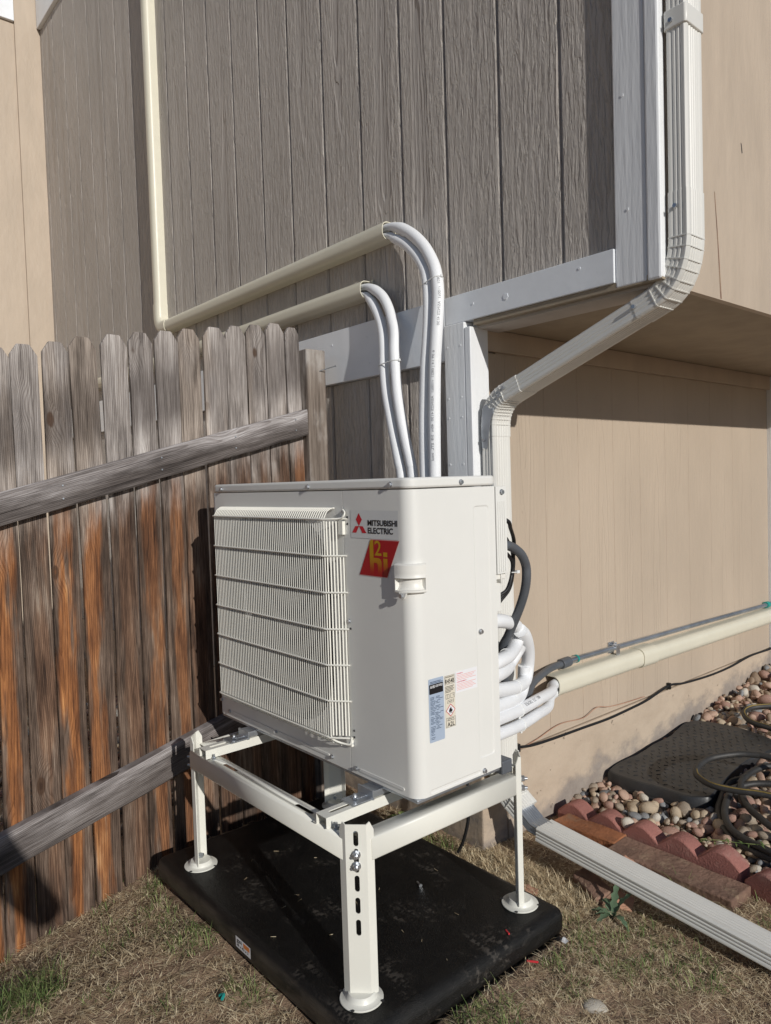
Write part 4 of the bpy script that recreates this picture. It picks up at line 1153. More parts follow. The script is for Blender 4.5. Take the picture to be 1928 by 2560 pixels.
# resample the corner profile with its outward normals
def corner(s):
    """point and outward normal on the front corner; s from 0 (front) to 1 (side)"""
    L1, L2, L3 = (W - RC) - 0.9035, RC * math.pi / 2, 0.004
    d_ = s * (L1 + L2 + L3)
    if d_ < L1: return Vector((0.9035 + d_, 0, 0)), Vector((0, -1, 0))
    d_ -= L1
    if d_ < L2:
        t = -math.pi / 2 + d_ / RC
        nn = Vector((math.cos(t), math.sin(t), 0)); return Vector((W - RC, RC, 0)) + nn * RC, nn
    d_ -= L2
    return Vector((W, RC + d_, 0)), Vector((1, 0, 0))
ss = [0, 0, 0.03, 0.06, 0.065, 0.12, 0.2, 0.3, 0.4, 0.5, 0.6, 0.7, 0.8, 0.88, 0.935, 0.94, 0.97, 1.0, 1.0]
zs_ = [0.489, 0.489, 0.4915, 0.4955, 0.4965, 0.505, 0.515, 0.5235, 0.5245, 0.5285, 0.535, 0.548, 0.554, 0.557, 0.557]
hg = G()
for i, s_ in enumerate(ss):
    p, nn = corner(s_)
    for j, z in enumerate(zs_):
        off = 0.0125
        if i in (0, len(ss) - 1) or j in (0, len(zs_) - 1): off = 0.0
        elif i in (1, len(ss) - 2) or j in (1, len(zs_) - 2): off = 0.009
        if 4 <= i <= 14 and 4 <= j <= 7:
            off = 0.001 + 0.012 * max(0, (0.505 - z) / 0.01) * 0.5
        if 4 <= i <= 14 and j == 8: off = 0.0145
        hg.v.append(tuple(p + nn * off + V3(0, 0, z)))
nz = len(zs_)
hg.f = [(i * nz + j, (i + 1) * nz + j, (i + 1) * nz + j + 1, i * nz + j + 1) for i in range(len(ss) - 1) for j in range(nz - 1)]
hd = ob('handle', hg, M['ac_plastic'], ac, smooth=35)
ob('handle_tab', G().prism([(0.918, 0.491), (0.926, 0.476), (0.934, 0.474), (0.939, 0.478), (0.946, 0.491)], frF(-0.0125 + 0.004), frF(-0.0135)), M['ac_plastic'], hd, bevel=0.0015)
ob('screw', G().cyl((0.931, -0.0135, 0.484), (0.931, -0.019, 0.484), 0.0055, 6), M['zinc'], hd)
ob('handle', G().box(-0.014, -0.0005, 0.012, 0.075, 0.552, 0.566).box(-0.014, -0.010, 0.012, 0.075, 0.500, 0.552).box(-0.018, -0.0005, 0.010, 0.075, 0.494, 0.5), M['ac_plastic'], ac, bevel=0.002)
# screws
def screw(p, nrm, r=0.0058):
    p, nrm = Vector(p), Vector(nrm)
    ob('screw', G().cyl(p + nrm * 0.0004, p + nrm * 0.0014, r * 1.25, 12).cyl(p + nrm * 0.0014, p + nrm * 0.006, r * 0.92, 6), M['zinc'], ac, smooth=30)
for x_, z in ((0.066, 0.741), (0.360, 0.741), (0.551, 0.741), (0.720, 0.741), (0.89, 0.741)):
    if x_ in (0.066, 0.551, 0.89): screw((x_, -0.003, z), (0, -1, 0))
for x_, z in ((0.058, 0.021), (0.337, 0.021), (0.618, 0.021), (0.722, 0.0185), (0.712, 0.397), (0.705, 0.676), (0.710, 0.0815), (0.008, 0.05)):
    screw((x_, -0.0005 if x_ != 0.705 else -0.002, z), (0, -1, 0), 0.005)
for y_, z in ((0.230, 0.366), (0.230, 0.012), (0.17, 0.742)):
    screw((W + (0.002 if z > 0.73 else 0.0), y_, z), (1, 0, 0), 0.0056)
screw((W + 0.003, 0.318, 0.713), (1, 0, 0), 0.0062)
for x_, z in ((0.717, 0.662), (0.7165, 0.645), (0.7165, 0.378), (0.717, 0.115), (0.717, 0.098)):
    ob('hole', G().cyl((x_, -0.0004, z), (x_, -0.0012, z), 0.0032, 8), M['dark'], svc)  # dark disc laid on the panel, painting the shade inside a hole
# feet of the unit
def acfoot(x_, y_, s_):
    gg = G()
    gg.box(x_ - 0.026, x_ + 0.026, y_ - 0.030, y_ + 0.028, -0.0278, -0.0235)
    gg.box(x_ - 0.030, x_ + 0.030, y_ + 0.026 * s_, y_ + 0.031 * s_, -0.0278, -0.004)
    gg.box(x_ - 0.006, x_ + 0.006, y_ - 0.004, y_ + 0.028, -0.023, -0.0215)
    o = ob('foot', gg, M['zinc_dull'], ac, bevel=0.0015)
    ob('bolt', G().cyl((x_, y_ - 0.006, -0.0215), (x_, y_ - 0.006, -0.016), 0.0075, 6).cyl((x_, y_ - 0.006, -0.016), (x_, y_ - 0.006, -0.010), 0.0045, 8), M['zinc'], o)
acfoot(0.786, -0.052, 1); acfoot(0.186, -0.052, 1); acfoot(0.786, 0.36, -1); acfoot(0.186, 0.36, -1)
ob('rubber_foot', G().box(0.895, 0.945, 0.305, 0.345, -0.024, 0.012), M['rubber_grey'], ac, bevel=0.004)
ob('base_rail', G().box(0.762, 0.815, -0.022, 0.33, -0.0225, -0.0065).box(0.16, 0.212, -0.022, 0.33, -0.0225, -0.0065), M['zinc_dull'], ac, bevel=0.001)

# stickers on the front
ys_ = -0.0008
bl = ob('brand_label', G().plate([(0.7315, 0.611), (0.912, 0.611), (0.912, 0.680), (0.7315, 0.680)], [], frF(ys_)), M['sticker_silver'], ac, fixn=False)
fr_ = frF(ys_ - 0.0005)
cxm, cym, q_ = 0.7650, 0.641, 0.0168
d1 = [(cxm, cym), (cxm + 0.0118, cym + 0.0160), (cxm, cym + 0.0320), (cxm - 0.0118, cym + 0.0160)]
d2 = [(cxm, cym), (cxm - 0.0150, cym - 0.0005), (cxm - 0.0285, cym - 0.0170), (cxm - 0.0120, cym - 0.0170)]
d3 = [(cxm, cym), (cxm + 0.0120, cym - 0.0170), (cxm + 0.0285, cym - 0.0170), (cxm + 0.0150, cym - 0.0005)]
mk = G()
for d_ in (d1, d2, d3): mk.plate(d_, [], fr_)
ob('emblem', mk, M['ink_red'], bl, fixn=False)
ob('lettering', merge(text_g('MITSUBISHI', fr_, 0.799, 0.9085, 0.6425, 0.6570, 0.028), text_g('ELECTRIC', fr_, 0.799, 0.8925, 0.6235, 0.6385, 0.028)), M['ink_black'], bl, fixn=False)
pgm = [(0.7615, 0.5205), (0.8660, 0.5205), (0.9125, 0.6085), (0.8080, 0.6085)]
hl = ob('performance_label', G().plate([(0.7600, 0.5190), (0.8670, 0.5190), (0.9145, 0.6100), (0.8070, 0.6100)], [], frF(ys_)), M['ink_pinkline'], ac, fixn=False)
ob('panel_print', G().plate(pgm, [], frF(ys_ - 0.0003)), M['ink_darkred'], hl, fixn=False)
fr_ = frF(ys_ - 0.0006)
ob('lettering', merge(
    G().plate([(0.8035, 0.5235), (0.8185, 0.5235), (0.8185, 0.6085), (0.8080, 0.6085), (0.8035, 0.6000)], [], fr_),
    G().plate([(0.8330, 0.5235), (0.8480, 0.5235), (0.8480, 0.5555), (0.8440, 0.5625), (0.8370, 0.5650), (0.8185, 0.5650), (0.8185, 0.5530), (0.8290, 0.5530), (0.8330, 0.5490)], [], fr_),
    text_g('2', fr_, 0.8225, 0.8480, 0.5710, 0.6075),
    G().plate([(0.8545, 0.5235), (0.8695, 0.5235), (0.8695, 0.5650), (0.8545, 0.5650)], [], fr_),
    G().plate([(0.8545, 0.5695), (0.8695, 0.5695), (0.8695, 0.5800), (0.8545, 0.5800)], [], fr_)), M['ink_yellow'], hl, fixn=False)
# stickers on the side
def frS(dx): return lambda u, v: (dx, u, v)
xs_ = W + 0.0008
rp = ob('rating_plate', G().plate(rrect(0.0435, 0.0935, 0.1295, 0.281, 0.003, 3), [], frS(xs_)), M['sticker_blue'], ac, fixn=False)
f2 = frS(xs_ + 0.0004); f3 = frS(xs_ + 0.0008)
ob('panel_print', G().plate(rrect(0.0455, 0.0910, 0.2445, 0.2680, 0.002, 3), [], f2), M['ink_black'], rp, fixn=False)
ob('lettering', merge(text_g('AHRI', f3, 0.048, 0.0635, 0.2585, 0.2655), text_g('CERTIFIED', f3, 0.0655, 0.0895, 0.2595, 0.2650)), M['sticker_white'], rp, fixn=False)
lines = G()
def dash(u0, u1, v, h, fr): lines.plate([(u0, v), (u1, v), (u1, v + h), (u0, v + h)], [], fr)
random.seed(3)
for v in (0.2725, 0.2695):
    dash(0.048, 0.084 if v > 0.27 else 0.09, v, 0.0016, f2)
v = 0.236
while v > 0.134:
    u = 0.048
    for k in range(random.choice((2, 3, 3))):
        l_ = random.uniform(0.008, 0.017)
        if u + l_ < 0.0915 and random.random() < 0.9 and not (v < 0.158 and u + l_ > 0.07):
            dash(u, u + l_, v, 0.0013, f2)
        u += l_ + random.uniform(0.001, 0.006)
    v -= random.choice((0.0027, 0.0030, 0.0036))
ob('fine_print', lines, M['ink_navy'], rp, fixn=False)
rl = ob('refrigerant_label', G().plate([(0.0975, 0.2565), (0.1305, 0.2565), (0.1305, 0.2790), (0.0975, 0.2790)], [], frS(xs_)), M['sticker_cream'], ac, fixn=False)
def frame(u0, u1, v0, v1, t, fr):
    return G().plate([(u0, v0), (u1, v0), (u1, v1), (u0, v1)], [[(u0 + t, v0 + t), (u1 - t, v0 + t), (u1 - t, v1 - t), (u0 + t, v1 - t)]], fr)
ob('lettering', merge(text_g('R454B', f2, 0.0990, 0.1290, 0.2590, 0.2705), text_g('REFRIGERANT', f2, 0.1000, 0.1280, 0.2735, 0.2765), frame(0.0978, 0.1302, 0.2568, 0.2788, 0.0006, f2)), M['ink_black'], rl, fixn=False)
il = ob('safety_label', G().plate([(0.0975, 0.1520), (0.1312, 0.1520), (0.1312, 0.2555), (0.0975, 0.2555)], [], frS(xs_)), M['sticker_cream'], ac, fixn=False)
lines = G()
for i in range(5):
    dash(0.0985, 0.1285 - 0.004 * (i % 2) - (0.012 if i == 4 else 0), 0.2515 - i * 0.0034, 0.0014, f2)
lines2 = merge(lines, frame(0.0995, 0.1115, 0.2225, 0.2335, 0.0008, f2), G().plate([(0.1052, 0.2225), (0.1060, 0.2225), (0.1060, 0.2335), (0.1052, 0.2335)], [], f2),
               frame(0.1155, 0.1290, 0.2225, 0.2340, 0.0008, f2), G().plate([(0.1240, 0.2270), (0.1255, 0.2270), (0.1255, 0.2315), (0.1240, 0.2315)], [], f2),
               G().plate([(0.1040, 0.2115), (0.1250, 0.2115), (0.1270, 0.2190), (0.1065, 0.2190)], [[(0.1050, 0.2122), (0.1242, 0.2122), (0.1258, 0.2183), (0.1072, 0.2183)]], f2),
               G().plate([(0.1090, 0.2145), (0.1210, 0.2145), (0.1220, 0.2160), (0.1095, 0.2160)], [], f2),
               frame(0.0990, 0.1308, 0.1528, 0.1765, 0.0006, f2), text_g('A2L', f2, 0.1025, 0.1275, 0.1545, 0.1655),
               text_g('Refrigerant', f2, 0.1040, 0.1260, 0.1715, 0.1750), text_g('Safety Group', f2, 0.1030, 0.1270, 0.1675, 0.1712))
ob('lettering', lines2, M['ink_black'], il, fixn=False)
dc = (0.1146, 0.1937)
ob('hazard_diamond', G().plate([(dc[0], dc[1] - 0.0158), (dc[0] + 0.0162, dc[1]), (dc[0], dc[1] + 0.0158), (dc[0] - 0.0162, dc[1])],
   [[(dc[0], dc[1] - 0.0137), (dc[0] + 0.0141, dc[1]), (dc[0], dc[1] + 0.0137), (dc[0] - 0.0141, dc[1])]], f3), M['ink_diamond'], il, fixn=False)
ob('hazard_diamond_field', G().plate([(dc[0], dc[1] - 0.0137), (dc[0] + 0.0141, dc[1]), (dc[0], dc[1] + 0.0137), (dc[0] - 0.0141, dc[1])], [], f2), M['sticker_white'], il, fixn=False)
fl_ = [(-0.0045, -0.0045), (0.0045, -0.0045), (0.0062, -0.0010), (0.0050, 0.0030), (0.0036, 0.0008), (0.0022, 0.0062), (0.0002, 0.0090), (-0.0010, 0.0045), (-0.0028, 0.0055), (-0.0052, 0.0010), (-0.0060, -0.0015)]
ob('flame_symbol', G().plate([(dc[0] + u, dc[1] + v) for u, v in fl_], [], f3).plate([(dc[0] - 0.0055, dc[1] - 0.0070), (dc[0] + 0.0055, dc[1] - 0.0070), (dc[0] + 0.0055, dc[1] - 0.0058), (dc[0] - 0.0055, dc[1] - 0.0058)], [], f3), M['ink_black'], il, fixn=False)
wl = ob('warning_label', G().plate([(0.134, 0.230), (0.2115, 0.230), (0.2115, 0.282), (0.134, 0.282)], [], frS(xs_)), M['sticker_white'], ac, fixn=False)
lines = G()
for i in range(4): dash(0.138, 0.206 - 0.006 * ((i * 7) % 3), 0.2712 - i * 0.0036, 0.0013, f2)
for i in range(5): dash(0.138, 0.206 - 0.006 * ((i * 5) % 3), 0.2505 - i * 0.0036, 0.0013, f2)
ob('fine_print', lines, M['ink_pinkline'], wl, fixn=False)
ob('lettering', merge(text_g('WARNING:', f2, 0.138, 0.160, 0.2750, 0.2780), text_g('AVERTISSEMENT:', f2, 0.138, 0.174, 0.2545, 0.2575)), M['ink_warn'], wl, fixn=False)

# ------------------------------------------------------------------ gravel bed
def ghz(x, y): return -0.607 + 0.1 * np.asarray(y, float) - 0.02
nx_, ny_ = 60, 120
gx_ = np.linspace(0.535, 3.6, nx_); gy_ = np.linspace(1.095, 6.0, ny_)
X, Y = np.meshgrid(gx_, gy_, indexing='ij')
Z = ghz(X, Y) + 0.006 * np.sin(X * 41) * np.sin(Y * 37)
idx = np.arange(nx_ * ny_).reshape(nx_, ny_)
q = np.stack([idx[:-1, :-1], idx[1:, :-1], idx[1:, 1:], idx[:-1, 1:]], -1).reshape(-1, 4)
bed = tag(np_mesh('gravel_bed', np.stack([X, Y, Z], -1).reshape(-1, 3), q, M['soil']), 'bed of river pebbles beside the tan side wall', kind='structure')
def ico():
    bm = bmesh.new(); bmesh.ops.create_icosphere(bm, subdivisions=2, radius=1.0)
    v = np.array([p.co[:] for p in bm.verts]); f = np.array([[q_.index for q_ in t.verts] for t in bm.faces]); bm.free()
    return v, f
IV, IF = ico()
def pebble_shape(rng):
    v = IV.copy()
    k = rng.normal(size=(4, 3)); ph = rng.uniform(0, 6.28, 4)
    d = 1 + sum(0.085 * np.sin(v @ (k[i] * 1.6) + ph[i]) for i in range(4))
    for i in range(5):                                   # worn facets
        nn = rng.normal(size=3); nn /= np.linalg.norm(nn)
        dd = (v * d[:, None]) @ nn; lim = rng.uniform(0.66, 0.9)
        d = np.where(dd > lim, d * (lim + (dd - lim) * 0.25) / np.maximum(dd, 1e-6), d)
    v = v * d[:, None]
    return v * np.array([1.0, rng.uniform(0.62, 0.9), rng.uniform(0.45, 0.72)])
shapes = [pebble_shape(RNG) for _ in range(14)]
def rotm(rng, flat=0.5):
    a_, b_, c_ = rng.uniform(0, 6.28), rng.normal() * flat, rng.normal() * flat
    return np.array((Matrix.Rotation(a_, 3, 'Z') @ Matrix.Rotation(b_, 3, 'X') @ Matrix.Rotation(c_, 3, 'Y')))
P = []
pit = 0.037
for layer in range(3):
    yy = 1.115
    while yy < 4.6:
        p_ = pit * (1.0 if yy < 2.4 else 1.25)
        xx = 0.552
        while xx < 2.2:
            x_, y_ = xx + RNG.normal() * 0.009, yy + RNG.normal() * 0.009
            ysc = 1.0
            size = float(np.clip(RNG.lognormal(-4.0, 0.42), 0.0080, 0.038))
            if layer and 0.54 < x_ < 0.97 and 1.36 < y_ < 2.11: xx += p_; continue
            if x_ > 0.545 and y_ > 1.118 and not (layer == 2 and RNG.random() > 0.45):
                P.append((x_, y_, float(ghz(x_, y_)) + 0.010 + layer * 0.014 + RNG.normal() * 0.003, size))
            xx += p_ * (1.12 if layer else 1.0)
        yy += p_ * (1.0 if layer else 0.95)
cl = np.array(cam.location)
def in_view(p):
    from_cam = Vector(p) - cam.location
    l = cam.matrix_basis.to_3x3().transposed() @ from_cam
    return -l.z > 0 and abs(l.x / -l.z) < 0.55 and abs(l.y / -l.z) < 0.72
P.sort(key=lambda p: (0 if (in_view(p[:3]) and not (0.58 < p[0] < 0.92 and 1.40 < p[1] < 2.03) and p[2] > float(ghz(p[0], p[1])) + 0.012) else 1, np.linalg.norm(np.array(p[:3]) - cl) / p[3]))
wts = np.array([0.24, 0.21, 0.12, 0.15, 0.15, 0.05, 0.08])
pmesh = {}
def pebble(k, mi):
    if (k, mi) not in pmesh:
        me = bpy.data.meshes.new('pebble')
        me.from_pydata(shapes[k].tolist(), [], IF.tolist())
        me.polygons.foreach_set('use_smooth', [True] * len(me.polygons))
        me.materials.append(PEB[mi]); me.update()
        pmesh[(k, mi)] = me
    return pmesh[(k, mi)]
for (x_, y_, z, s_) in P[:285]:
    o = bpy.data.objects.new('pebble', pebble(int(RNG.integers(14)), int(RNG.choice(7, p=wts))))
    COL.objects.link(o)
    o.parent = bed
    o.location = (x_, y_, z); o.scale = (s_, s_, s_)
    o.rotation_euler = (RNG.normal() * 0.45, RNG.normal() * 0.45, RNG.uniform(0, 6.28))
def stone_mass(lst):
    cs, fs_, ms = [], [], []
    for i, (x_, y_, z, s_) in enumerate(lst):
        v = shapes[int(RNG.integers(14))] @ rotm(RNG).T * s_ + np.array([x_, y_, z])
        cs.append(v); fs_.append(IF + i * len(IV)); ms.append(np.full(len(IF), RNG.choice(7, p=wts)))
    return np.concatenate(cs), np.concatenate(fs_), np.concatenate(ms)
c_, f_, m_ = stone_mass(P[285:])
tag(np_mesh('pebbles', c_, f_, PEB, True, bed, m_), None, None, None, 'stuff')
# a few stones that lie apart
def stone(name, lab, loc, s_, k, mi, rot=(0, 0, 0), sq=(1, 1, 1), grp=None):
    o = bpy.data.objects.new(name, pebble(k, mi)); COL.objects.link(o)
    o.location = loc; o.scale = (s_ * sq[0], s_ * sq[1], s_ * sq[2]); o.rotation_euler = rot
    return tag(o, lab, 'stone', grp)
stone('stone', 'pale cream stone perched in a dip of the red scalloped edging', (0.832, 1.075, -0.445), 0.024, 2, 5, (0.3, 0.2, 0.6), (1.0, 1.1, 1.3))
stone('stone', 'pale flat stone lying alone in the grass at the bottom', (1.203, 0.310, -0.508), 0.027, 5, 5, (0.1, 0.1, 0.4), (1.2, 0.9, 0.7))
# gravel seen through the gaps of the fence
P2 = [(RNG.uniform(-2.2, -0.55), RNG.uniform(-0.6, 0.60), -0.50 + RNG.normal() * 0.006, float(np.clip(RNG.lognormal(-3.9, 0.3), 0.012, 0.035))) for _ in range(900)]
P2 = [(x_, y_, float(gnd(x_, y_)) + 0.012, s_) for x_, y_, z, s_ in P2]
c_, f_, m_ = stone_mass(P2)
tag(np_mesh('gravel_strip', c_, f_, PEB, True, None, m_), 'loose gravel on the ground behind the picket fence', None, None, 'stuff')

# ------------------------------------------------------------------ red scalloped edging
def edging(loc, rz, nsc, lab, x_len=0.133):
    pts = []
    for i in range(nsc):
        for j in range(9):
            t = j / 9
            pts.append((i * x_len + t * x_len, -0.041 + 0.041 * math.sin(math.pi * min(1, max(0, t)))))
    pts.append((nsc * x_len, -0.041))
    out = [(0, -0.16)] + [(nsc * x_len, -0.16)] + pts[::-1]
    rot = Matrix.Rotation(rz, 4, 'Z') @ Matrix.Rotation(-0.042, 4, 'Y')
    def f(y_): return lambda u, v: Vector(loc) + (rot @ Vector((u, y_, v)))
    o = ob('edging_block', G().prism(out, f(0.0), f(0.066)), M['red_block'], origin=loc, smooth=38, bevel=0.005, seg=2)
    return tag(o, lab, 'edging block', 'red scalloped edging blocks')
edging((0.556, 1.048, -0.438), 0.0, 5, 'red scalloped concrete edging block with five humps along the gravel')
edging((1.232, 1.043, -0.428), -0.16, 5, 'red scalloped concrete edging block cut by the right edge of the picture')
# bricks
def brick(lab, c_, size, rot, mat, bev=0.005, name='brick', cat='brick'):
    R_ = Matrix.Translation(c_) @ Matrix.Rotation(rot[2], 4, 'Z') @ Matrix.Rotation(rot[1], 4, 'Y') @ Matrix.Rotation(rot[0], 4, 'X')
    g_ = G(); hx, hy, hz = (s_ / 2 for s_ in size)
    n_ = 7
    for i in range(n_ + 1):
        t = i / n_; x_ = -hx + 2 * hx * t
        j = [random.uniform(-1, 1) * 0.0025 for _ in range(8)]
        for (yy, zz, a_) in ((-hy, -hz, 0), (hy, -hz, 1), (hy, hz, 2), (-hy, hz, 3)):
            g_.v.append(tuple(R_ @ Vector((x_ + (j[a_] * 2 if i in (0, n_) else 0), yy + j[a_], zz + j[a_ + 4]))))
    for i in range(n_):
        for k in range(4): g_.f.append((i * 4 + k, i * 4 + (k + 1) % 4, i * 4 + 4 + (k + 1) % 4, i * 4 + 4 + k))
    g_.f += [(0, 1, 2, 3), (n_ * 4 + 3, n_ * 4 + 2, n_ * 4 + 1, n_ * 4)]
    o = ob(name, g_, mat, origin=c_, bevel=bev, seg=2, smooth=40)
    return tag(o, lab, cat, 'old bricks beside the edging')
brick('rusty orange brick bedded flat against the red edging', (0.735, 0.995, -0.496), (0.245, 0.085, 0.065), (0.0, -0.03, -0.02), M['brick_orange'])
brick('long dirty brown brick in front of the red edging', (1.055, 0.975, -0.506), (0.40, 0.115, 0.075), (0.02, 0.03, 0.02), M['brick_brown'])
brick('pink broken brick tip standing behind the white extension', (0.945, 0.875, -0.505), (0.075, 0.055, 0.09), (0.2, 0.5, 0.3), M['brick_pink'])
brick('brown broken brick leaning under the white extension beside the thistle', (0.93, 0.725, -0.505), (0.13, 0.06, 0.075), (0.3, 0.1, -0.35), M['brick_brown'])
brick('pink broken brick wedged under the white extension above the thistle', (1.015, 0.735, -0.520), (0.06, 0.05, 0.07), (0.5, 0.3, 0.6), M['brick_pink'])
brick('small tan brick chip in the dry grass by the pad corner', (0.795, 0.58, -0.505), (0.06, 0.035, 0.03), (0.1, 0.1, 0.3), M['brick_pink'])

# ------------------------------------------------------------------ black plastic lid on the gravel
def lz(y): return -0.425 + 0.065 * (y - 1.35)
outl = [(0.560, 1.386), (0.551, 1.453), (0.556, 1.519), (0.567, 1.576), (0.569, 1.651), (0.566, 1.722), (0.577, 1.836), (0.563, 1.933), (0.558, 2.023), (0.601, 2.076), (0.751, 2.097), (0.90, 2.06), (0.955, 2.00), (0.945, 1.90), (0.925, 1.80), (0.925, 1.70), (0.932, 1.60), (0.940, 1.512), (0.951, 1.436), (0.934, 1.404), (0.878, 1.375), (0.788, 1.376), (0.691, 1.366), (0.600, 1.370)]
cl_ = [p for p in crom([(x_, y_, 0) for x_, y_ in outl + [outl[0]]], 4)][:-1]
cen = Vector((0.75, 1.72, 0))
def lring(sc, dz): return [((cen + (p - cen) * sc).x, (cen + (p - cen) * sc).y, lz((cen + (p - cen) * sc).y) + dz) for p in cl_]
rings = [lring(1.035, -0.052), lring(1.038, -0.044), lring(1.018, -0.041), lring(1.010, -0.010), lring(0.997, -0.002), lring(0.98, 0.0)]
g_ = G(); n_ = len(cl_)
for r_ in rings: g_.v += r_
for i in range(len(rings) - 1):
    for j in range(n_): g_.f.append((i * n_ + j, i * n_ + (j + 1) % n_, (i + 1) * n_ + (j + 1) % n_, (i + 1) * n_ + j))
g_.plate([(p[0], p[1]) for p in rings[-1]], [], lambda u, v: (u, v, lz(v)))
mat_ = tag(ob('plastic_mat', g_, M['mat'], smooth=38, origin=(0.75, 1.72, -0.43)), 'black plastic mat with raised tread dashes lying on the pebbles', 'plastic mat')
tg = G()
iy = 0
yy = 1.41
def inside(x_, y_):
    c__ = False; j = n_ - 1
    for i in range(n_):
        a_, b_ = rings[-1][i], rings[-1][j]
        if (a_[1] > y_) != (b_[1] > y_) and x_ < (b_[0] - a_[0]) * (y_ - a_[1]) / (b_[1] - a_[1]) + a_[0]: c__ = not c__
        j = i
    return c__
while yy < 2.05:
    xx = 0.57 + (0.0125 if iy % 2 else 0)
    k = 0
    while xx < 0.95:
        if all(inside(xx + a_, yy + b_) for a_, b_ in ((-.016, -.016), (.016, .016), (.016, -.016), (-.016, .016))):
            ang = 0.75 if (iy + k) % 2 else -0.6
            dx_, dy_ = 0.0075 * math.cos(ang), 0.0075 * math.sin(ang); px_, py_ = -0.0016 * math.sin(ang), 0.0016 * math.cos(ang)
            z = lz(yy)
            b4 = [(xx - dx_ - px_, yy - dy_ - py_), (xx + dx_ - px_, yy + dy_ - py_), (xx + dx_ + px_, yy + dy_ + py_), (xx - dx_ + px_, yy - dy_ + py_)]
            tg.add([(u, v, z - 0.001) for u, v in b4] + [(u, v, z + 0.0018) for u, v in b4], [(4, 5, 6, 7), (0, 1, 5, 4), (1, 2, 6, 5), (2, 3, 7, 6), (3, 0, 4, 7)])
        xx += 0.031; k += 1
    yy += 0.030; iy += 1
tag(ob('tread_dashes', tg, M['mat'], mat_), None, None, None, 'stuff')

# ------------------------------------------------------------------ garden hose
hpts = [(1.75, 2.40, -0.33), (1.15, 2.47, -0.318), (0.90, 2.41, -0.318), (0.803, 2.320, -0.322), (0.745, 2.251, -0.328), (0.747, 2.174, -0.335), (0.805, 2.108, -0.344), (0.896, 2.095, -0.348), (1.20, 2.11, -0.36), (1.50, 2.00, -0.37), (1.52, 1.80, -0.36), (1.30, 1.72, -0.335), (1.061, 1.685, -0.320), (1.010, 1.675, -0.320), (0.952, 1.641, -0.323), (0.894, 1.560, -0.331), (0.884, 1.484, -0.339), (0.897, 1.429, -0.344), (0.924, 1.394, -0.348), (0.986, 1.367, -0.351), (1.069, 1.377, -0.349), (1.167, 1.408, -0.346), (1.42, 1.50, -0.38), (1.52, 1.68, -0.40), (1.36, 1.82, -0.39), (1.12, 1.82, -0.385), (1.027, 1.758, -0.381), (0.999, 1.706, -0.386), (0.989, 1.641, -0.393), (0.996, 1.573, -0.400), (1.041, 1.479, -0.409), (1.096, 1.411, -0.416), (1.144, 1.376, -0.419), (1.22, 1.335, -0.425), (1.42, 1.30, -0.43), (1.57, 1.50, -0.425), (1.50, 1.76, -0.41), (1.20, 1.83, -0.405), (1.02, 1.76, -0.415), (0.951, 1.640, -0.423), (0.940, 1.585, -0.429), (0.958, 1.501, -0.437), (0.998, 1.385, -0.448), (1.057, 1.296, -0.457), (1.126, 1.245, -0.463), (1.243, 1.213, -0.462), (1.45, 1.22, -0.45), (1.62, 1.40, -0.43), (1.55, 1.72, -0.42), (1.25, 1.70, -0.395), (1.06, 1.62, -0.398), (0.992, 1.531, -0.409), (0.998, 1.468, -0.415), (1.034, 1.355, -0.427), (1.088, 1.274, -0.435), (1.147, 1.238, -0.439), (1.245, 1.212, -0.441), (1.50, 1.16, -0.45), (1.9, 1.3, -0.45)]
hc = crom(hpts, 7)
hose = tag(ob('garden_hose', G().tube(hc, 0.0118, 12), M['hose'], smooth=60), 'black rubber garden hose coiled over the black mat and pebbles', 'hose')
sp = [p + V3(0.0045, -0.0045, 0.0092) for p in crom(hpts[17:23], 7)]
ob('stripe', G().tube(sp, 0.0030, 6), M['hose_stripe'], hose, smooth=60)
sp = [p + V3(0.003, -0.003, 0.0098) for p in crom(hpts[3:8], 7)]
ob('stripe', G().tube(sp, 0.0030, 6), M['hose_stripe'], hose, smooth=60)

# ------------------------------------------------------------------ grass
def on_pad(x_, y_, m_=0.0): return (x_ > -0.074 - m_) & (x_ < 0.994 + m_) & (y_ > -0.217 - m_) & (y_ < 0.497 + m_)
def blades(name, xy, length, lean, width, mat, zoff=0.0, curl=0.5):
    k = len(xy)
    az = RNG.uniform(0, 2 * np.pi, k)
    x_, y_ = xy[:, 0], xy[:, 1]
    z = gnd(x_, y_) + lump(x_, y_) + zoff
    d = np.stack([np.cos(az), np.sin(az), np.zeros(k)], 1)
    s_ = np.stack([-np.sin(az), np.cos(az), np.zeros(k)], 1)
    base = np.stack([x_, y_, z], 1)
    up = np.array([0, 0, 1.0])
    rows = []
    seg = 3
    for i in range(seg + 1):
        t = i / seg
        th = lean * (1 - curl + 2 * curl * t)
        p = base + d * (length * t * np.sin(th))[:, None] + up * (length * t * np.cos(th))[:, None]
        wd = (width * (1 - t ** 1.6) + 0.0001)[:, None]
        rows.append(p - s_ * wd); rows.append(p + s_ * wd)
    co = np.stack(rows, 1).reshape(-1, 3)
    b_ = np.arange(k)[:, None, None] * (2 * (seg + 1))
    q = np.array([[2 * i, 2 * i + 1, 2 * i + 3, 2 * i + 2] for i in range(seg)])[None]
    return np_mesh(name, co, (b_ + q).reshape(-1, 4), mat, True)
def field(f, fac):  # patchiness
    x_, y_ = f[:, 0], f[:, 1]
    return (np.sin(x_ * 9.1 + 2.1 * np.sin(y_ * 5.3)) * np.sin(y_ * 8.3 + 1.7 * np.sin(x_ * 6.1)) * 0.5 + 0.5
            + 0.3 * np.sin(x_ * 31 + y_ * 11) * np.sin(y_ * 27 - x_ * 17)) > fac
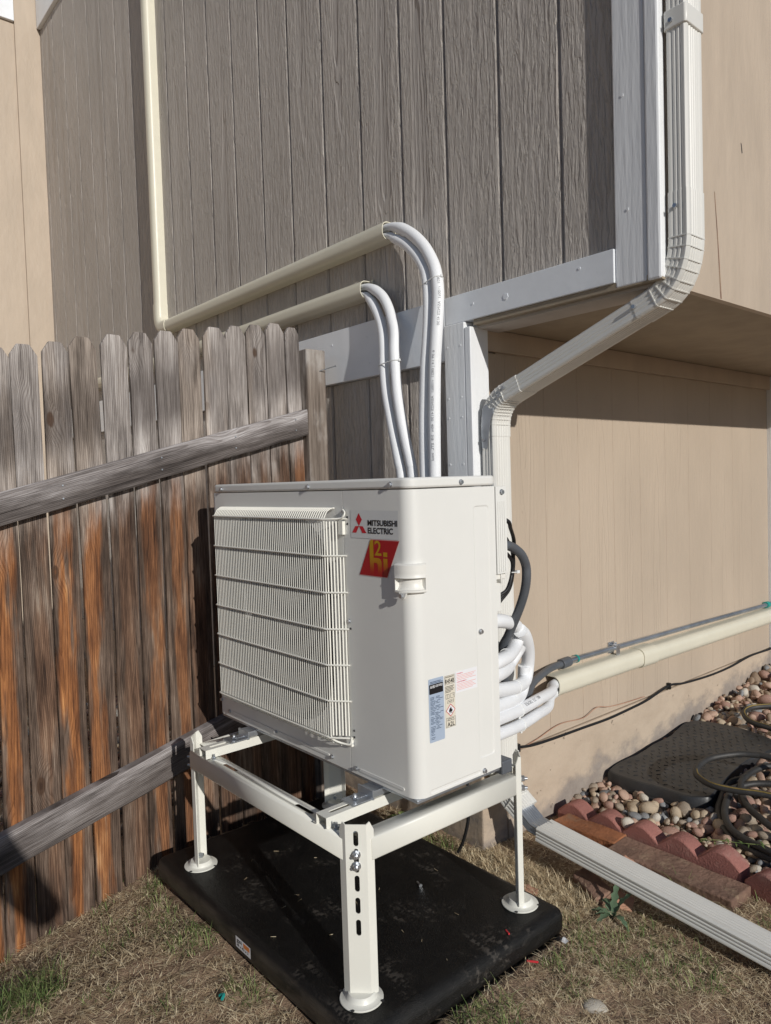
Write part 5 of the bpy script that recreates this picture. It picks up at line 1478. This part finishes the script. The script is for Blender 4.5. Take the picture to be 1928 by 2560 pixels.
def pts_rect(k, x0, x1, y0, y1): return np.stack([RNG.uniform(x0, x1, k), RNG.uniform(y0, y1, k)], 1)
def keep(f):
    x_, y_ = f[:, 0], f[:, 1]
    house_ = (y_ > 0.655) & (x_ < 0.54)
    fence_ = (x_ > -0.225) & (x_ < -0.19)
    brk = (y_ > 0.93) & (x_ > 0.60) & (x_ < 1.27)
    return f[~on_pad(x_, y_, 0.004) & ~house_ & (y_ < 1.035) & ~fence_ & ~brk]
f1 = keep(pts_rect(80000, -0.19, 1.75, -0.95, 1.03)); f1 = f1[field(f1, 0.16) | (RNG.random(len(f1)) < 0.42)]
k = len(f1)
tag(blades('dry_grass', f1, RNG.uniform(0.010, 0.046, k), RNG.uniform(1.12, 1.68, k), RNG.uniform(0.0004, 0.0009, k), M['straw'], 0.003, 0.12), 'flattened dry straw coloured grass over the lawn', None, None, 'stuff')
f4_ = keep(pts_rect(2400, -0.19, 1.75, -0.95, 1.03)); k = len(f4_)
tag(blades('long_straw', f4_, RNG.uniform(0.045, 0.10, k), RNG.uniform(1.25, 1.62, k), RNG.uniform(0.0005, 0.0010, k), M['straw'], 0.006, 0.10), 'long pale straws lying over the dry lawn', None, None, 'stuff')
f2_ = keep(np.concatenate([pts_rect(9000, 0.9, 1.75, -0.2, 1.03), pts_rect(4500, -0.19, 0.9, -0.9, -0.22), pts_rect(2600, -0.5, -0.22, -0.9, 0.5)]))
f2_ = f2_[field(f2_, 0.62)]
k = len(f2_)
tag(blades('thin_grass', f2_, RNG.uniform(0.015, 0.045, k), RNG.uniform(0.3, 1.2, k), RNG.uniform(0.0005, 0.0011, k), M['grass'], 0.002, 0.3), 'thin green grass growing up through the dry lawn', None, None, 'stuff')
def tuft(cx, cy, r, k, l0, l1, lab, name='grass_tuft', spread=0.75):
    a_ = RNG.uniform(0, 2 * np.pi, k); rr = r * np.sqrt(RNG.random(k))
    f = keep(np.stack([cx + rr * np.cos(a_), cy + rr * np.sin(a_)], 1)); k = len(f)
    o = blades(name, f, RNG.uniform(l0, l1, k), np.abs(RNG.normal(0.0, spread, k)) + 0.25, RNG.uniform(0.0006, 0.0012, k), M['grass'], -0.002, 0.8)
    return tag(o, lab, 'grass tuft', 'green grass tufts')
tuft(0.16, -0.69, 0.12, 420, 0.04, 0.10, 'large green grass tuft in the lower left corner by the fence')
tuft(0.30, -0.275, 0.07, 150, 0.03, 0.07, 'green grass tuft against the front of the pad left of its label')
tuft(0.60, -0.255, 0.05, 60, 0.03, 0.06, 'small green grass tuft against the front of the pad right of its label')
tuft(-0.10, -0.215, 0.035, 60, 0.03, 0.075, 'green grass tuft at the left corner of the pad')
tuft(0.30, 0.57, 0.05, 80, 0.05, 0.13, 'tall thin grass tuft behind the pad under the heat pump')
tuft(0.43, 0.585, 0.05, 70, 0.04, 0.10, 'grass tuft by the hanging black cable')
tuft(1.10, 0.92, 0.03, 40, 0.03, 0.08, 'green grass tuft on the dirty brown brick')
tuft(1.28, 0.60, 0.10, 160, 0.03, 0.06, 'low green grass tuft under the far part of the white extension')
tuft(1.06, 0.10, 0.08, 170, 0.03, 0.075, 'green grass tuft along the right side of the pad')
f3_ = keep(pts_rect(5200, 0.50, 0.98, 0.50, 0.70)); k = len(f3_)
tag(blades('straw_clump', f3_, RNG.uniform(0.02, 0.055, k), RNG.uniform(0.6, 1.6, k), RNG.uniform(0.0006, 0.0012, k), M['straw'], 0.0, 0.35), 'matted dry straw between the pad and the foundation', None, None, 'stuff')

def leaf_g(base, az, ln, wd, lean, lobes=4):
    d = Vector((math.cos(az), math.sin(az), 0)); s_ = Vector((-math.sin(az), math.cos(az), 0))
    g_ = G(); n_ = lobes * 2 + 2
    for i in range(n_ + 1):
        t = i / n_; th = lean * (0.5 + 0.9 * t)
        p = Vector(base) + d * (ln * t * math.sin(th)) + Vector((0, 0, ln * t * math.cos(th)))
        w_ = wd * math.sin(math.pi * (0.08 + 0.92 * t) ** 0.8) * (1.0 if i % 2 else 0.55)
        g_.v += [tuple(p - s_ * w_ + V3(0, 0, w_ * 0.35)), tuple(p), tuple(p + s_ * w_ + V3(0, 0, w_ * 0.35))]
    for i in range(n_):
        for j in (0, 1): g_.f.append((i * 3 + j, i * 3 + j + 1, i * 3 + j + 4, i * 3 + j + 3))
    return g_
th_ = empty('thistle', (1.035, 0.66, -0.51), 'young thistle with jagged grey green leaves in front of the white extension', 'plant')
for az, ln, wd, le in ((2.6, 0.10, 0.013, 1.1), (0.9, 0.105, 0.013, 0.55), (-0.4, 0.08, 0.012, 1.15), (-1.7, 0.085, 0.012, 1.2), (1.8, 0.11, 0.013, 0.35), (3.6, 0.085, 0.012, 1.25), (4.2, 0.06, 0.010, 0.9)):
    ob('leaf', leaf_g((1.035, 0.66, -0.512), az, ln, wd, le), M['thistle'], th_, smooth=60, fixn=False)
we = empty('weed', (0.205, 0.60, -0.505), 'broad leaved green weed behind the pad below the heat pump', 'plant')
for az, ln, wd, le in ((-0.6, 0.085, 0.017, 1.0), (0.6, 0.07, 0.014, 0.9), (2.6, 0.06, 0.013, 1.0), (-1.9, 0.07, 0.014, 0.9)):
    ob('leaf', leaf_g((0.205, 0.60, -0.49), az, ln, wd, le, 2), M['grass'], we, smooth=60, fixn=False)
vi = empty('creeping_weed', (1.13, 1.18, -0.46), 'trailing green weed in the pebbles behind the edging', 'plant')
ob('stem', G().tube(crom([(1.04, 1.13, -0.455), (1.09, 1.15, -0.435), (1.16, 1.18, -0.43), (1.22, 1.21, -0.425), (1.29, 1.24, -0.41)], 6), 0.0012, 5), M['grass'], vi)
for i in range(14):
    t = i / 13
    ob('leaf', leaf_g((1.04 + 0.24 * t, 1.13 + 0.10 * t, -0.45 + 0.03 * t), RNG.uniform(0, 6.28), RNG.uniform(0.02, 0.04), 0.004, 1.1, 1), M['grass'], vi, smooth=60, fixn=False)

# ------------------------------------------------------------------ litter
tag(ob('screw', G().cyl((0.625, 0.284, -0.4262), (0.645, 0.277, -0.4262), 0.0025, 8).cyl((0.645, 0.277, -0.4262), (0.648, 0.276, -0.4262), 0.0052, 8), M['zinc'], smooth=30), 'small silver screw lying on the black pad', 'screw')
tag(ob('wire_offcut', G().tube([(0.952, 0.294, -0.4275), (0.968, 0.288, -0.4275)], 0.0025, 7), M['red_plastic'], smooth=40), 'red wire offcut lying on the right edge of the black pad', 'wire offcut', 'red wire offcuts')
tag(ob('wire_offcut', G().tube([(1.000, 0.318, -0.497), (1.024, 0.334, -0.496)], 0.0028, 7), M['red_plastic'], smooth=40), 'red wire offcut in the grass beside the right side of the pad', 'wire offcut', 'red wire offcuts')
tag(ob('plastic_scrap', G().tube(crom([(0.560, -0.325, -0.505), (0.572, -0.320, -0.498), (0.580, -0.330, -0.503)], 3), 0.004, 6), M['teal'], smooth=40), 'tiny teal plastic scrap in the grass in front of the pad', 'plastic scrap')
tag(ob('foil_scrap', G().add([(1.004, 0.448, -0.501), (1.014, 0.445, -0.495), (1.024, 0.449, -0.499), (1.028, 0.458, -0.494), (1.021, 0.468, -0.500), (1.010, 0.466, -0.493), (1.003, 0.458, -0.498), (1.013, 0.454, -0.487), (1.019, 0.459, -0.490)], [(0, 1, 7), (1, 2, 7), (2, 8, 7), (2, 3, 8), (3, 4, 8), (4, 5, 8), (5, 7, 8), (5, 6, 7), (6, 0, 7)]), M['foil']), 'crumpled grey foil scrap beside the right corner of the pad', 'foil scrap')
tag(ob('dry_stalk', G().tube(crom([(0.05, -0.45, -0.585), (-0.02, -0.41, -0.583), (-0.06, -0.34, -0.574), (-0.09, -0.24, -0.552)], 6), 0.0028, 6), M['straw'], smooth=40), 'long pale dry stalk lying on the soil along the fence', 'stalk')
lf = G()
for _ in range(22):
    x_, y_ = RNG.uniform(0.0, 0.93), RNG.uniform(-0.17, 0.45); a_ = RNG.uniform(0, 6.28); l_ = RNG.uniform(0.004, 0.016)
    lf.tube([(x_, y_, pz + 0.0006), (x_ + l_ * math.cos(a_), y_ + l_ * math.sin(a_), pz + 0.0012)], 0.0005, 4)
tag(ob('straw_bits', lf, M['straw']), 'scattered straw bits on the black pad', None, None, 'stuff')

# ------------------------------------------------------------------ the person taking the picture (behind the camera; the elbow shades the fence foot)
M['skin'] = paint('skin', (0.52, 0.33, 0.25), 0.5, 0.05, 0.0003, 200)
M['jacket'] = paint('jacket', (0.06, 0.075, 0.11), 0.85, 0.12, 0.001, 60)
M['trousers'] = paint('trousers', (0.07, 0.068, 0.065), 0.85, 0.12, 0.001, 60)
M['hair'] = paint('hair', (0.05, 0.035, 0.025), 0.6, 0.2, 0.001, 120)
F_ = Vector((-0.76, 0.65, 0)).normalized(); R_ = Vector((0.65, 0.76, 0)).normalized(); U_ = Vector((0, 0, 1))
C0 = Vector((2.50, -1.40, float(gnd(2.5, -1.4)) + 0.005))
def at_(f, r, u): return C0 + F_ * f + R_ * r + U_ * u
sk_v, sk_e, sk_r = [], [], []
def sv(p, r, par=None):
    sk_v.append(tuple(p)); sk_r.append(r)
    if par is not None: sk_e.append((par, len(sk_v) - 1))
    return len(sk_v) - 1
pel = sv(at_(0, 0, 0.95), (0.155, 0.115))
bel = sv(at_(0.01, 0, 1.10), (0.145, 0.11), pel)
che = sv(at_(0.0, 0, 1.27), (0.165, 0.12), bel)
upc = sv(at_(0.0, 0, 1.40), (0.13, 0.09), che)
nec = sv(at_(0.02, 0, 1.49), (0.055, 0.055), upc)
jaw = sv(at_(0.045, 0, 1.56), (0.066, 0.078), nec)
hea = sv(at_(0.035, 0, 1.645), (0.078, 0.095), jaw)
cro = sv(at_(0.03, 0, 1.715), (0.055, 0.07), hea)
for s_ in (-1, 1):
    hip = sv(at_(0, 0.095 * s_, 0.88), (0.092, 0.095), pel)
    kne = sv(at_(0.03, 0.11 * s_, 0.49), (0.062, 0.062), hip)
    ank = sv(at_(0.0, 0.12 * s_, 0.10), (0.047, 0.047), kne)
    bal = sv(at_(0.12, 0.125 * s_, 0.045), (0.045, 0.035), ank)
    sv(at_(0.19, 0.125 * s_, 0.035), (0.035, 0.028), bal)
camv = Vector(cam.location)
for s_ in (-1, 1):
    sh = sv(at_(0.0, 0.18 * s_, 1.385), (0.066, 0.066), upc)
    el = Vector((2.53, -1.045, 0.50)) if s_ > 0 else at_(0.13, -0.27, 1.10)
    mid = sv((Vector(sk_v[sh]) + el) / 2, (0.058, 0.058), sh)
    elb = sv(el, (0.052, 0.052), mid)
    hand = camv - F_ * 0.075 + R_ * (0.055 * s_) - U_ * 0.045
    wri = sv(el + (hand - el) * 0.86, (0.030, 0.034), elb)
    plm = sv(hand, (0.022, 0.038), wri)
    for k in range(4):
        b_ = hand + U_ * (0.028 - 0.019 * k) + F_ * 0.012 + R_ * (0.010 * s_)
        f1 = sv(b_ + F_ * 0.020, (0.0092, 0.0092), plm)
        f2 = sv(b_ + F_ * 0.030 - R_ * (0.018 * s_), (0.0085, 0.0085), f1)
        sv(b_ + F_ * (0.028 - 0.003 * (k == 3)) - R_ * ((0.034 - 0.004 * (k == 3)) * s_), (0.0075, 0.0075), f2)
    t1 = sv(hand + U_ * 0.030 - F_ * 0.012 - R_ * (0.012 * s_), (0.0115, 0.0115), plm)
    sv(hand + U_ * 0.048 - F_ * 0.016 - R_ * (0.026 * s_), (0.009, 0.009), t1)
pm = bpy.data.meshes.new('person')
pm.from_pydata(sk_v, sk_e, [])
po = bpy.data.objects.new('person', pm); COL.objects.link(po)
md = po.modifiers.new('skin', 'SKIN'); md.use_smooth_shade = True
for i, sv_ in enumerate(pm.skin_vertices[0].data):
    sv_.radius = sk_r[i]; sv_.use_root = (i == 0)
po.modifiers.new('sub', 'SUBSURF').levels = 2
po.modifiers['sub'].render_levels = 2
bpy.context.view_layer.update()
ev = po.evaluated_get(bpy.context.evaluated_depsgraph_get())
bm_ = bpy.data.meshes.new_from_object(ev)
bpy.data.objects.remove(po)
bm_.name = 'person'
for m_ in (M['skin'], M['jacket'], M['trousers']): bm_.materials.append(m_)
wr = [Vector(sk_v[i]) for i in range(len(sk_v)) if abs(sk_r[i][0] - 0.030) < 1e-6]
for p in bm_.polygons:
    p.use_smooth = True
    c_ = p.center; hz = c_.z - C0.z
    hand_ = any((c_ - w_).dot(F_) > -0.005 and (c_ - w_).length < 0.16 for w_ in wr)
    p.material_index = 0 if (hz > 1.475 or hand_) else (2 if hz < 0.94 and abs((c_ - C0).dot(R_)) < 0.24 and (c_ - C0).dot(F_) < 0.25 else 1)
per = bpy.data.objects.new('person', bm_); COL.objects.link(per)
tag(per, 'person in a dark jacket holding a phone up to photograph the heat pump', 'person')
hc_ = at_(0.022, 0, 1.668)
hg_ = G(); nr = 10; nc = 18
for i in range(nr + 1):
    th = math.radians(105) * i / nr
    for j in range(nc):
        ph = 2 * math.pi * j / nc
        front = math.cos(ph)
        t2 = th * (1.0 - 0.38 * max(0, front))
        hg_.v.append(tuple(hc_ + F_ * (0.104 * math.sin(t2) * math.cos(ph)) + R_ * (0.089 * math.sin(t2) * math.sin(ph)) + U_ * (0.097 * math.cos(t2))))
hg_.f = [(i * nc + j, i * nc + (j + 1) % nc, (i + 1) * nc + (j + 1) % nc, (i + 1) * nc + j) for i in range(nr) for j in range(nc)]
ob('hair', hg_, M['hair'], per, smooth=60)
for s_ in (-1, 1):
    ob('ear', G().lathe([(0.0, -0.03), (0.012, -0.02), (0.014, 0.0), (0.012, 0.022), (0.0, 0.03)], at_(0.03, 0.083 * s_, 1.625), 8), M['skin'], per, smooth=60)
    ob('eye', G().lathe([(0.0, -0.010), (0.009, -0.005), (0.0115, 0.0), (0.009, 0.005), (0.0, 0.010)], at_(0.122, 0.032 * s_, 1.635), 10), M['sticker_white'], per, smooth=60)
ob('nose', G().cyl(at_(0.122, 0, 1.635), at_(0.146, 0, 1.598), 0.006, 8, 0.013), M['skin'], per, smooth=60)
ob('mouth', G().tube([at_(0.112, -0.024, 1.562), at_(0.128, 0, 1.565), at_(0.112, 0.024, 1.562)], 0.005, 6), M['brick_pink'], per, smooth=60)
ph = camv - F_ * 0.034 - U_ * 0.045
tag(ob('phone', G().prism(rrect(-0.037, 0.037, -0.078, 0.078, 0.010, 4), lambda u, v: ph + R_ * u + U_ * v, lambda u, v: ph + R_ * u + U_ * v - F_ * 0.008), M['ink_black'], bevel=0.0015), 'black phone held up in both hands', 'phone')
